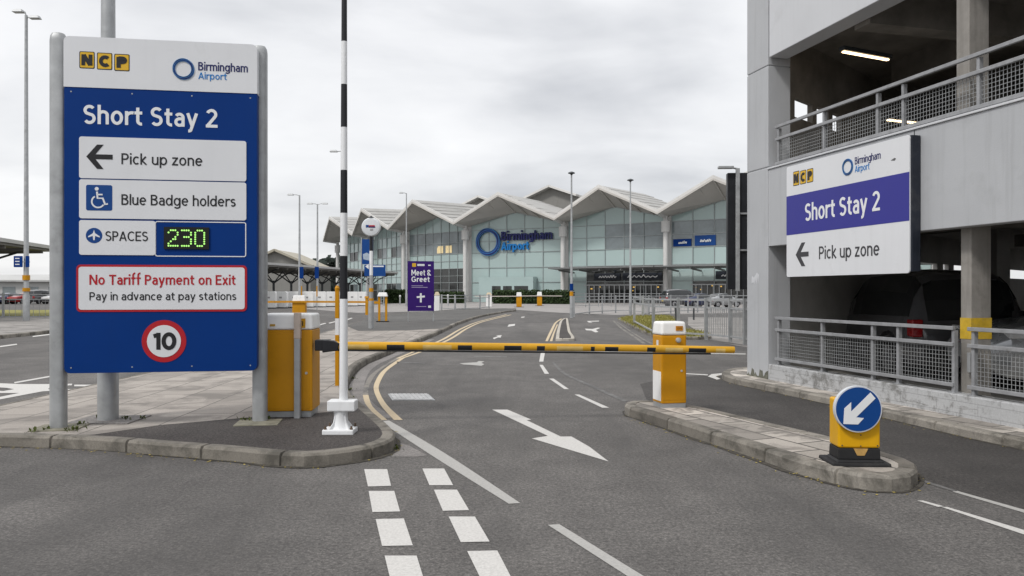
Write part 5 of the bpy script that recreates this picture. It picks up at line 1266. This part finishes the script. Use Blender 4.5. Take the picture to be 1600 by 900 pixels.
# ================================================================== LONG CANOPIES
def canopy(name, label, a, b, depth, z, fall, nposts, th=.35):
    t = thing(name, label, 'canopy', (a[0], a[1], 0))
    A_, B_ = Vector((a[0], a[1])), Vector((b[0], b[1])); d = (B_ - A_).normalized(); n = Vector((-d.y, d.x))   # n points left/away
    def q(u, w, zz_): v = A_.lerp(B_, u) + n * w; return Vector((v.x, v.y, zz_))
    mb = MB(); vs = [q(0, 0, z), q(1, 0, z), q(1, depth, z - fall), q(0, depth, z - fall)]; h = Vector((0, 0, th))
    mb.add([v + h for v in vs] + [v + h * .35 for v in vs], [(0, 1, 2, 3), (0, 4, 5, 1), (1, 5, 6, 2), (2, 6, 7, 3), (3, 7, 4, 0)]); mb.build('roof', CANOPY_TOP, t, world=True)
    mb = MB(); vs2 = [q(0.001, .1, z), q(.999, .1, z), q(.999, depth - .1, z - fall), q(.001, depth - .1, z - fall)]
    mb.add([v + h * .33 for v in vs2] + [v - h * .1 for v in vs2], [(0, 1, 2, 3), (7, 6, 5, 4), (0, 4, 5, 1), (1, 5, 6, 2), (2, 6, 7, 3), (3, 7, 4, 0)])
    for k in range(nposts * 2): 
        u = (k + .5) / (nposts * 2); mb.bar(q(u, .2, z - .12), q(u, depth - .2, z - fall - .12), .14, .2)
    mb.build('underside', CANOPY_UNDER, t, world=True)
    for k in range(nposts):
        u = (k + .5) / nposts; w = depth * .45
        mb = MB(); c = q(u, w, 0); mb.tube([c, q(u, w, z - 1.3)], .13, 10)
        for du, dw in ((.0, -depth * .36), (0, depth * .36)):
            mb.tube([q(u, w, z - 1.6), q(u, w + dw * .45, z - .75), q(u, w + dw, z - .12)], .07, 8)
        for s_ in (-1, 1): mb.tube([q(u, w, z - 1.6), q(u, w, z - .9) + P3(d * 1.0 * s_, 0), q(u, w, z - .12) + P3(d * 2.2 * s_, 0)], .06, 8)
        mb.build('post', DARKSTEEL, t, world=True)
    return t
canopy('walkway_canopy', 'flat roofed walkway canopy at the far left behind the twin headed lamp post', (-27.2, 35), (-31.0, 52), 9, 4.35, .2, 3)
canopy('drop_off_canopy', 'long low grey canopy roof on curved struts left of the terminal', (-25.6, 64), (-16.3, 110), 7.5, 4.1, .15, 12)
# small gabled roof behind
gb = thing('gabled_pavilion', 'grey pavilion with a shallow gabled roof behind the long canopy', 'building', dp(432, 456, 108) - Vector((0, 0, 1.6)))
k = dp(430, 392, 108)
mb = MB(); pts = [(-4.6, k.z - 2.1), (-.1, k.z), (4.8, k.z - 2.1), (4.8, 0), (-4.6, 0)]
mb.plate(pts, 0, 12); mb.build('wall', CLAD, gb)
mb = MB(); mb.bar((-5, -.3, k.z - 2.15), (-.1, -.3, k.z + .12), .9, .3); mb.bar((-.1, -.3, k.z + .12), (5.2, -.3, k.z - 2.15), .9, .3)
mb.add([(-5, 0, k.z - 2.1), (-.1, 0, k.z + .2), (-.1, 12, k.z + .2), (-5, 12, k.z - 2.1)], [(0, 1, 2, 3)]); mb.add([(5.2, 0, k.z - 2.1), (-.1, 0, k.z + .2), (-.1, 12, k.z + .2), (5.2, 12, k.z - 2.1)], [(0, 1, 2, 3)])
mb.build('roof', mat('cream_roof_trim', (.40, .37, .30), .6, var=.1), gb)

# ================================================================== WHITE PANELS UNDER THE CANOPY
ords = ['first', 'second', 'third', 'fourth', 'fifth', 'sixth', 'seventh', 'eighth', 'ninth', 'tenth', 'eleventh', 'twelfth']
wp = [(421, 482, 17), (440, 481.5, 15), (460, 481, 16), (481, 480.5, 15), (500, 480, 15), (518, 479.5, 14), (534, 479, 13), (551, 478.5, 13), (565, 478, 12)]
for i, (px, py, w) in enumerate(wp):
    q = gp(px, py); W2 = w / F * q.y / 2 * 1.3; hgt = (27 - i * .6) / F * q.y
    t = thing('ticket_machine', f'white rounded ticket machine, {ords[i]} from the left in the row beneath the canopy', 'ticket machine', q, R(random.uniform(-10, 10)), 'white machines under the canopy')
    mb = MB(); mb.plate(rrect(-W2, W2, 0, hgt, .22), -.22, .22); mb.build('cabinet', WHITE_GRP, t, bevel=.04)
    mb = MB(); mb.box(-W2 * .25, W2 * .2, -.232, -.22, hgt * .58, hgt * .68); mb.build('screen', mat('grey_decal', (.3, .3, .3), .6), t)
    mb = MB(); mb.box(-W2 * .9, W2 * .9, -.25, .25, -.02, .10); mb.build('plinth', DARKSTEEL, t)
# blue banners hung by the canopy
for i, px in enumerate((471, 495)):
    q = dp(px, 428, 66); t = thing('banner', ['small blue hanging banner under the canopy roof, left of the pair', 'small blue hanging banner under the canopy roof, right of the pair'][i], 'banner', (q.x, q.y, 0), 0, 'blue banners under the canopy')
    mb = MB(); mb.plate(rrect(-.17, .17, 2.75, 3.75, .05), -.03, .03); mb.build('flag', BLUE, t)
    mb = MB(); mb.tube([(0, .05, 0), (0, .05, 4.0)], .04, 8); mb.build('pole', GALV, t)
    mb = MB(); mb.tube([(0, .05, 1.2), (0, .05, 2.1)], .055, 8); mb.build('yellow_sleeve', YELLOW, t)
# blue boards by the terminal
q = dp(590, 418, 88)
t = thing('information_board', 'large blue information board with white bands in front of the left terminal glass', 'sign', (q.x, q.y, 0), R(6))
mb = MB(); mb.plate(rrect(-1.5, .9, 3.4, 4.7, .1), -.05, .08); mb.build('panel', BLUE2, t)
mb = MB(); mb.box(-.6, .7, -.056, -.05, 4.45, 4.6); mb.plate([(-1.4, 4.5), (-1.0, 4.8), (-1.0, 4.2)], -.06, -.05); mb.build('white_bands', TXT_WHITE, t)
for sx in (-1.2, .7): mb = MB(); mb.tube([(sx, .12, 0), (sx, .12, 4.5)], .07, 8); mb.build('leg', GALV, t)

q = dp(573, 400, 92)
t = thing('tall_banner', 'tall narrow blue banner with white patches left of the terminal glass', 'banner', (q.x, q.y, 0), R(6))
mb = MB(); mb.plate(rrect(-.55, .75, 4.9, 7.9, .1), -.04, .04); mb.build('flag', BLUE2, t)
mb = MB(); mb.plate([(-.4, 5.5), (.5, 5.3), (.6, 6.0), (.0, 6.3), (-.45, 6.1)], -.05, -.04); mb.build('white_patch', mat('pale_print', (.35, .42, .5), .5), t)
mb = MB(); mb.tube([(-.62, .0, 0), (-.62, 0, 8.1)], .06, 8); mb.build('pole', GALV, t)
# ================================================================== FAR BARRIERS
def far_barrier(px, pyb, w, h, label, boom_to, boomz, m=YELLOW, thin=.05, boommat=None, yb=None):
    q = gp(px, pyb); t = thing('lane_barrier', label, 'barrier', q, 0, 'barriers across the far lanes')
    mb = MB(); mb.box(-w / 2, w / 2, -.2, .2, .04, h * .72); mb.build('cabinet', m, t, bevel=.02)
    mb = MB(); mb.frustum(-w / 2 - .01, w / 2 + .01, -.21, .21, h * .722, h, .05); mb.build('lid', WHITE_GRP, t, bevel=.04)
    mb = MB(); mb.box(-w * .9, w * .9, -.4, .4, -.02, .04); mb.build('plinth', ASPH_DARK, t)
    for px1 in boom_to:
        x1 = (px1 - px) / F * q.y; mb = MB(); mb.bar((0, -.26, boomz), (x1, -.26, boomz - .02), thin, thin * 1.6); mb.build('boom', boommat or m, t)
    return t
far_barrier(468, 497, .78, 1.38, 'yellow lane barrier with a white lid behind the left cabinet, booms both ways', (380, 580), 1.0, thin=.07)
RW = mat('pale_boom', (.55, .50, .46), .5, var=.1)
far_barrier(811, 480, .55, 1.55, 'small yellow barrier in front of the hedge, left of the pair', (742, ), 1.15, boommat=RW)
far_barrier(843, 478, .55, 1.6, 'small yellow barrier in front of the hedge, right of the pair', (815, 878), 1.15, boommat=RW)
def yframe(px, pyb, h, label):
    q = gp(px, pyb, .12); t = thing('barrier_rest', label, 'barrier', q)
    for i, sx in enumerate((-.17, .17)):
        mb = MB(); mb.box(sx - .05, sx + .05, -.05, .05, 0, h * .86); mb.build('leg', YELLOW, t)
    mb = MB(); mb.frustum(-.25, .25, -.14, .14, h * .86, h, .06); mb.build('cap', WHITE_GRP, t, bevel=.03)
    mb = MB(); mb.box(-.3, .3, -.15, .15, -.02, .05); mb.build('foot', BLACK_RUBBER, t)
    mb = MB(); mb.box(-.8, -.2, -.04, .04, h * .62, h * .70); mb.build('crossbar', YELLOW, t)
yframe(598, 503, 1.45, 'yellow twin legged barrier rest with white cap beside the beacon pole')
q = gp(573, 492); t = thing('yellow_post', 'plain yellow post at the end of the far boom left of the beacon pole', 'post', q)
mb = MB(); mb.box(-.09, .09, -.09, .09, -.02, 1.15); mb.build('shaft', YELLOW, t, bevel=.02); mb = MB(); mb.frustum(-.14, .14, -.12, .12, 1.15, 1.3, .03); mb.build('cap', YELLOW, t)
# bollards right of the purple sign
for px, pyb, wpx, hpx, lab, m_ in ((683, 486, 8, 30, 'short white bollard just right of the purple sign', WHITE_GRP), (764, 479, 9, 22, 'white squat ticket post left of the small yellow barriers', WHITE_GRP)):
    q = gp(px, pyb); w = wpx / F * q.y; h = hpx / F * q.y
    t = thing('bollard', lab, 'bollard', q); mb = MB(); mb.box(-w / 2, w / 2, -w / 2, w / 2, -.02, h * .82); mb.build('shaft', m_, t, bevel=.04)
    mb = MB(); mb.frustum(-w * .55, w * .55, -w * .55, w * .55, h * .82, h, w * .3); mb.build('cap', mat('bollard_cap', (.5, .42, .3), .5), t)

for i, (px, pyb, hh) in enumerate(((625, 476, 1.0), (648, 477, 1.1), (662, 476, 1.15), (700, 478, 1.1))):
    q = gp(px, pyb); t = thing('bollard', ['slim pale bollard in front of the hedge left of the purple sign', 'slim pale bollard seen past the left edge of the purple sign', 'slim pale bollard behind the purple sign', 'slim pale bollard right of the purple sign by the low hedge'][i], 'bollard', q, 0, 'slim pale bollards by the hedge')
    mb = MB(); mb.lathe([(.09, 0), (.09, hh)], 12); mb.build('shaft', GALV_LIGHT, t, smooth=True)
    mb = MB(); mb.lathe([(.12, hh), (.13, hh + .1), (.08, hh + .2)], 12); mb.build('cap', WHITE_GRP, t, smooth=True)
# ================================================================== RAILINGS
def guard(name, label, pts, h, bars=True, mid=True, group='pedestrian guard railings', post=.05, gap=.13):
    t = thing('guard_railing', label, 'railing', (pts[0][0], pts[0][1], 0), 0, group)
    for (x, y) in pts:
        mb = MB(); mb.box(x - post, x + post, y - post, y + post, -.02, h + .02); mb.build('post', GALV, t, world=True)
    P = [Vector((x, y, 0)) for x, y in pts]
    for z, nm in ((h - .05, 'top_rail'), (h * .78, 'middle_rail'), (.18, 'bottom_rail')):
        mb = MB()
        for a, b in zip(P, P[1:]): mb.bar(a + Vector((0, 0, z)), b + Vector((0, 0, z)), .05, .06)
        mb.build(nm, GALV, t, world=True)
    if bars:
        mb = MB()
        for a, b in zip(P, P[1:]):
            L = (b - a).length; n = max(1, int(L / gap))
            for k in range(1, n):
                c = a.lerp(b, k / n); mb.box(c.x - .009, c.x + .009, c.y - .009, c.y + .009, .18, h * .78)
        mb.build('bars', GALV, t, world=True)
    return t
def gps(l): return [gp(x, y).to_2d()[:] for x, y in l]
guard('', 'curved grey railing running along the grass island towards the car park pier', gps([(991, 508), (1021, 526), (1060, 528), (1103, 531)]), 1.38, bars=False)
guard('', 'grey railing with fine bars running from the path to the car park pier', gps([(1103.6, 531.2), (1141, 535), (1164, 539), (1215, 543)]), 1.38, gap=.10)
guard('', 'grey railing on the far kerb around the left capped lamp post', gps([(897, 495), (921, 491.6), (941, 490), (962, 489), (984, 489), (1005, 491)]), 1.32, bars=False)
guard('', 'long grey railing in front of the waiting cars by the terminal', gps([(1004, 496), (1014, 492.5), (1048, 490), (1075, 489), (1090, 488.5), (1110, 488), (1130, 488), (1150, 488), (1170, 488)]), 1.35, gap=.4)
guard('', 'far grey railing along the terminal kerb behind the other railings', gps([(895, 481), (915, 480), (935, 479.6), (955, 479.2), (975, 479), (1000, 478.7), (1030, 478.4), (1060, 478), (1095, 478)]), 1.45, gap=.5, post=.04)
guard('', 'light grey railing of wide bays between the purple sign and the small yellow barriers', gps([(690, 485), (711, 486), (727, 485.4), (750, 484.6), (764, 482)]), 1.35, bars=False, post=.07)
guard('', 'grey railing along the far left pavement under the walkway canopy', [(x, 44.0 + .1 * (x + 30)) for x in (-37, -34.4, -31.8, -29.2, -26.6, -24)], 1.5, gap=.3)
def low_posts():
    for i, (px, py, h) in enumerate(((1057, 506, 1.0), (1084, 500, .9))):
        q = gp(px, py); t = thing('short_post', ['leaning dark grey post on the path behind the yellow pillar', 'short dark post on the path right of the yellow pillar'][i], 'post', q, 0, 'short posts on the path')
        mb = MB(); mb.tube([(0, 0, -.02), (-.06 * (1 - i), 0, h)], .05, 10); mb.build('shaft', DARKSTEEL, t, smooth=True)
        mb = MB(); mb.lathe([(.055, h - .02), (.055, h + .02), (.02, h + .05)], 10, (-.06 * (1 - i), 0, 0)); mb.build('cap', DARKSTEEL, t)
low_posts()

# ================================================================== PLANTING
def hedge(label, p0, p1, h, depth, n=2600):
    t = thing('hedge', label, 'hedge', (p0[0], p0[1], 0), 0, 'clipped hedges before the terminal')
    a, b = Vector((p0[0], p0[1], 0)), Vector((p1[0], p1[1], 0)); d = (b - a); nn = Vector((-d.y, d.x, 0)).normalized()
    mb = MB(); c = [a + nn * .15, b + nn * .15, b + nn * (depth - .15), a + nn * (depth - .15)]
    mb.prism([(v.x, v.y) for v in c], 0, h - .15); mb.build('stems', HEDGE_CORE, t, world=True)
    mb = MB(); rng = random.Random(len(label))
    for k in range(n):
        u, w, z = rng.random(), rng.random(), rng.random()
        f = rng.randrange(3)
        if f == 0: w = rng.uniform(-.04, .05)
        elif f == 1: z = rng.uniform(.93, 1.05)
        else: w = rng.uniform(0, .1)
        c = a + d * u + nn * (w * depth) + Vector((0, 0, max(.05, z * h + .06 * math.sin(u * 40))))
        s = rng.uniform(.07, .17); ax = Vector((rng.gauss(0, 1), rng.gauss(0, 1), rng.gauss(0, 1))).normalized(); bx = ax.orthogonal().normalized() * s; cx_ = ax.cross(bx).normalized() * s * .6
        mb.add([c - bx, c + cx_, c + bx, c - cx_], [(0, 1, 2, 3)])
    mb.build('foliage', LEAF, t, world=True)
def at(px, Y): return ((px - CX) / F * Y, Y)
hedge('clipped dark green hedge below the ring sign on the terminal', at(770, 104), at(893, 99), 1.75, 1.3)
hedge('clipped hedge left of the purple sign under the terminal glass', at(597, 108), at(637, 107), 1.8, 1.3, 1500)
hedge('low clipped hedge right of the purple sign by the terminal doors', at(682, 107), at(725, 107), 1.5, 1.1, 1300)
# distant woods
rng = random.Random(3)
mb = MB()
for (x0_, x1_, Y, hmin, hmax, n) in ((-170, -62, 300, 7, 16, 90), (-330, -170, 330, 5, 13, 120), (-80, -60, 300, 11, 15.5, 40)):
    for k in range(n):
        x = rng.uniform(x0_, x1_); h = rng.uniform(hmin, hmax) * (.7 + .3 * math.sin(x * .07)); y = Y + rng.uniform(-10, 10)
        for j in range(26):
            a = rng.uniform(0, 6.28); rr_ = rng.uniform(0, 4.5); zz_ = rng.uniform(.15, 1) * h; rr_ *= math.sqrt(max(.1, 1 - (zz_ / h) ** 2)) + .15
            c = Vector((x + math.cos(a) * rr_, y + math.sin(a) * rr_, zz_)); s = rng.uniform(.7, 1.6)
            ax = Vector((rng.gauss(0, 1), rng.gauss(0, 1), rng.gauss(0, 1))).normalized(); bx = ax.orthogonal().normalized() * s; cc = ax.cross(bx)
            mb.add([c - bx, c + cc, c + bx, c - cc], [(0, 1, 2, 3)])
o = mb.build('distant_woods', HILL); o['kind'] = 'stuff'
# a low hill line along the horizon
mb = MB(); xs = [i * 40 - 1500 for i in range(76)]
vs = [(x, 900, -1) for x in xs] + [(x, 960, 13 + 9 * math.sin(x * .004) + 4 * math.sin(x * .017 + 1)) for x in xs] + [(x, 1300, -1) for x in xs]
n = len(xs); mb.add(vs, [(i, i + 1, n + i + 1, n + i) for i in range(n - 1)] + [(n + i, n + i + 1, 2 * n + i + 1, 2 * n + i) for i in range(n - 1)])
struct(mb.build('hills', mat('far_hills', (.06, .075, .08), .95, var=.3, vs=.02), smooth=True))
# low white building far left
q = dp(20, 456, 150)
t = thing('low_building', 'long low white building on the horizon behind the far left car row', 'building', (q.x, q.y, 0))
mb = MB(); mb.box(-22, 16, 0, 14, 0, 3.6); mb.build('wall', LOWWHITE, t)
mb = MB(); mb.add([(-23, -1, 3.6), (17, -1, 3.6), (17, 15, 5.0), (-23, 15, 5.0), (-23, -1, 3.9), (17, -1, 3.9), (17, 15, 5.3), (-23, 15, 5.3)], [(0, 3, 2, 1), (4, 5, 6, 7), (0, 1, 5, 4), (1, 2, 6, 5), (2, 3, 7, 6), (3, 0, 4, 7)]); mb.build('roof', CANOPY_TOP, t)
for k in range(8):
    mb = MB(); mb.box(-20 + k * 4.5, -17.5 + k * 4.5, -.05, .0, 1.0, 2.6); mb.build('window', GREYGLASS, t)
# weeds and leaf litter
def tufts(spots, name, m, n, spread, hh, z):
    mb = MB(); rng = random.Random(n)
    for (x, y) in spots:
        for k in range(n):
            a = rng.uniform(0, 6.28); r_ = abs(rng.gauss(0, spread)); c = Vector((x + math.cos(a) * r_, y + math.sin(a) * r_, z)); h = rng.uniform(.3, 1) * hh
            t_ = rng.uniform(0, 6.28); w = h * .28; tip = c + Vector((math.cos(t_) * h * .7, math.sin(t_) * h * .7, h)); sd = Vector((-math.sin(t_), math.cos(t_), 0)) * w
            md = c.lerp(tip, .5) + Vector((0, 0, h * .15)); mb.add([c, md + sd, tip, md - sd], [(0, 1, 2, 3)])
    o = mb.build(name, m); o['kind'] = 'stuff'
wsp = [gp(x, y, .12).to_2d()[:] for x, y in ((50, 676), (72, 672), (108, 674), (118, 672), (128, 664), (152, 654), (196, 655), (222, 655), (378, 656), (384, 658), (420, 655), (412, 656))]
tufts(wsp, 'weeds', WEED, 14, .05, .05, .12)
tufts([gp(621, 703).to_2d()[:], gp(544, 622).to_2d()[:], gp(546, 610).to_2d()[:], gp(552, 592).to_2d()[:]], 'weeds', WEED, 16, .05, .05, .0)
mb = MB(); rng = random.Random(21)
def litter(path, n, off, z=.004):
    for k in range(n):
        p_ = rng.choice(path); c = Vector((p_.x + rng.gauss(0, .06) + off[0], p_.y + rng.gauss(0, .04) + off[1], z + rng.random() * .008)); s = rng.uniform(.006, .018); a = rng.uniform(0, 6.28)
        u = Vector((math.cos(a), math.sin(a), rng.uniform(-.3, .3))) * s; v = Vector((-math.sin(a), math.cos(a), rng.uniform(-.3, .3))) * s * .6
        mb.add([c - u, c - v, c + u, c + v], [(0, 1, 2, 3)])
litter([p_ for p_ in left_path if p_.y < 9 and p_.x > -6], 200, (0, -.05)); litter([p_ for p_ in isl if p_.y < 10], 260, (-.03, -.05)); litter([p_ for p_ in cpath if p_.y > 6], 160, (-.06, 0))
o = mb.build('leaf_litter', DRYLEAF); o['kind'] = 'stuff'
# grass blades on the island
mb = MB(); rng = random.Random(9)
gpoly = [Vector((p_.x, p_.y)) for p_ in gpath]
def inside(x, y, P):
    c = False; j = len(P) - 1
    for i in range(len(P)):
        if (P[i].y > y) != (P[j].y > y) and x < (P[j].x - P[i].x) * (y - P[i].y) / (P[j].y - P[i].y) + P[i].x: c = not c
        j = i
    return c
bx0, bx1 = min(p_.x for p_ in gpoly), max(p_.x for p_ in gpoly); by0, by1 = min(p_.y for p_ in gpoly), max(p_.y for p_ in gpoly)
cnt = 0
while cnt < 5000:
    x, y = rng.uniform(bx0, bx1), rng.uniform(by0, by1)
    if not inside(x, y, gpoly): continue
    cnt += 1; a = rng.uniform(0, 6.28); h = rng.uniform(.04, .12)
    mb.add([(x - .02 * math.cos(a), y - .02 * math.sin(a), .085), (x + .02 * math.cos(a), y + .02 * math.sin(a), .085), (x + rng.uniform(-.05, .05), y + rng.uniform(-.05, .05), .085 + h)], [(0, 1, 2)])
o = mb.build('grass', GRASS); o['kind'] = 'stuff'

# ================================================================== CAMERA, LIGHT, SKY
cam = bpy.data.cameras.new('camera'); co_ = bpy.data.objects.new('camera', cam); COL.objects.link(co_)
co_.location = (0, 0, EYE); co_.rotation_euler = (R(90), 0, 0)
cam.sensor_width = 36; cam.lens = 36 * F / 1600; cam.shift_y = (HY - 450) / 1600; cam.clip_end = 5000; cam.clip_start = .05
scene.camera = co_
sun_el, sun_az = R(48), R(226)     # azimuth clockwise from +Y: behind the camera, to the left
sl = bpy.data.lights.new('sun', 'SUN'); so = bpy.data.objects.new('sun', sl); COL.objects.link(so)
sl.energy = 1.5; sl.angle = R(10); sl.color = (1, .97, .93)
dvec = Vector((math.sin(sun_az) * math.cos(sun_el), math.cos(sun_az) * math.cos(sun_el), math.sin(sun_el)))
so.rotation_euler = dvec.to_track_quat('Z', 'Y').to_euler()
wd_ = bpy.data.worlds.new('World'); scene.world = wd_; wd_.use_nodes = True
nt = wd_.node_tree; nd = nt.nodes; lk = nt.links; bg = nd['Background']; bg.inputs['Strength'].default_value = .1
sky = nd.new('ShaderNodeTexSky'); sky.sky_type = 'NISHITA'; sky.sun_disc = False; sky.sun_elevation = sun_el; sky.sun_rotation = sun_az
tc = nd.new('ShaderNodeTexCoord'); sp = nd.new('ShaderNodeSeparateXYZ'); lk.new(tc.outputs['Generated'], sp.inputs[0])
def math_(op, a, b=None, c=None):
    n = nd.new('ShaderNodeMath'); n.operation = op
    for i, v in enumerate((a, b, c)):
        if v is None: continue
        if isinstance(v, (int, float)): n.inputs[i].default_value = v
        else: lk.new(v, n.inputs[i])
    return n.outputs[0]
zc_ = math_('MAXIMUM', sp.outputs[2], 0.0); zd = math_('ADD', zc_, .24)
u_ = math_('DIVIDE', sp.outputs[0], zd); v_ = math_('DIVIDE', sp.outputs[1], zd)
cb = nd.new('ShaderNodeCombineXYZ'); lk.new(u_, cb.inputs[0]); lk.new(v_, cb.inputs[1])
def wnoise(scale, det, rough, dist, off):
    mp = nd.new('ShaderNodeMapping'); mp.inputs['Location'].default_value = off; mp.inputs['Scale'].default_value = (.75, 1.0, 1); lk.new(cb.outputs[0], mp.inputs[0])
    n = nd.new('ShaderNodeTexNoise'); n.inputs['Scale'].default_value = scale; n.inputs['Detail'].default_value = det; n.inputs['Roughness'].default_value = rough; n.inputs['Distortion'].default_value = dist
    lk.new(mp.outputs[0], n.inputs['Vector']); return n.outputs['Fac']
n1 = wnoise(.72, 6, .48, .3, (3.2, 1.7, 0)); n2 = wnoise(2.2, 6, .5, .3, (8, 4, 0))
mixn = math_('ADD', math_('MULTIPLY', n1, .68), math_('MULTIPLY', n2, .32))
rp = nd.new('ShaderNodeValToRGB'); e = rp.color_ramp.elements
e[0].position = .37; e[0].color = (.54, .55, .575, 1); e[1].position = .585; e[1].color = (.90, .90, .905, 1)
el = rp.color_ramp.elements.new(.475); el.color = (.76, .765, .78, 1)
lk.new(mixn, rp.inputs[0])
gain = math_('ADD', 8.3, math_('MULTIPLY', zc_, 4.0))       # an overcast sky is brighter overhead
vm = nd.new('ShaderNodeVectorMath'); vm.operation = 'SCALE'; lk.new(rp.outputs[0], vm.inputs[0]); lk.new(gain, vm.inputs['Scale'])
mx = nd.new('ShaderNodeMix'); mx.data_type = 'RGBA'; mx.inputs[0].default_value = .93; lk.new(sky.outputs[0], mx.inputs[6]); lk.new(vm.outputs[0], mx.inputs[7])
lk.new(mx.outputs[2], bg.inputs['Color'])
vs2 = scene.view_settings; vs2.view_transform = 'Standard'; vs2.look = 'None'; vs2.exposure = .36; vs2.gamma = 1; vs2.use_curve_mapping = False
scene.render.engine = 'CYCLES'; scene.cycles.use_denoising = True; scene.cycles.max_bounces = 8; scene.cycles.use_adaptive_sampling = True
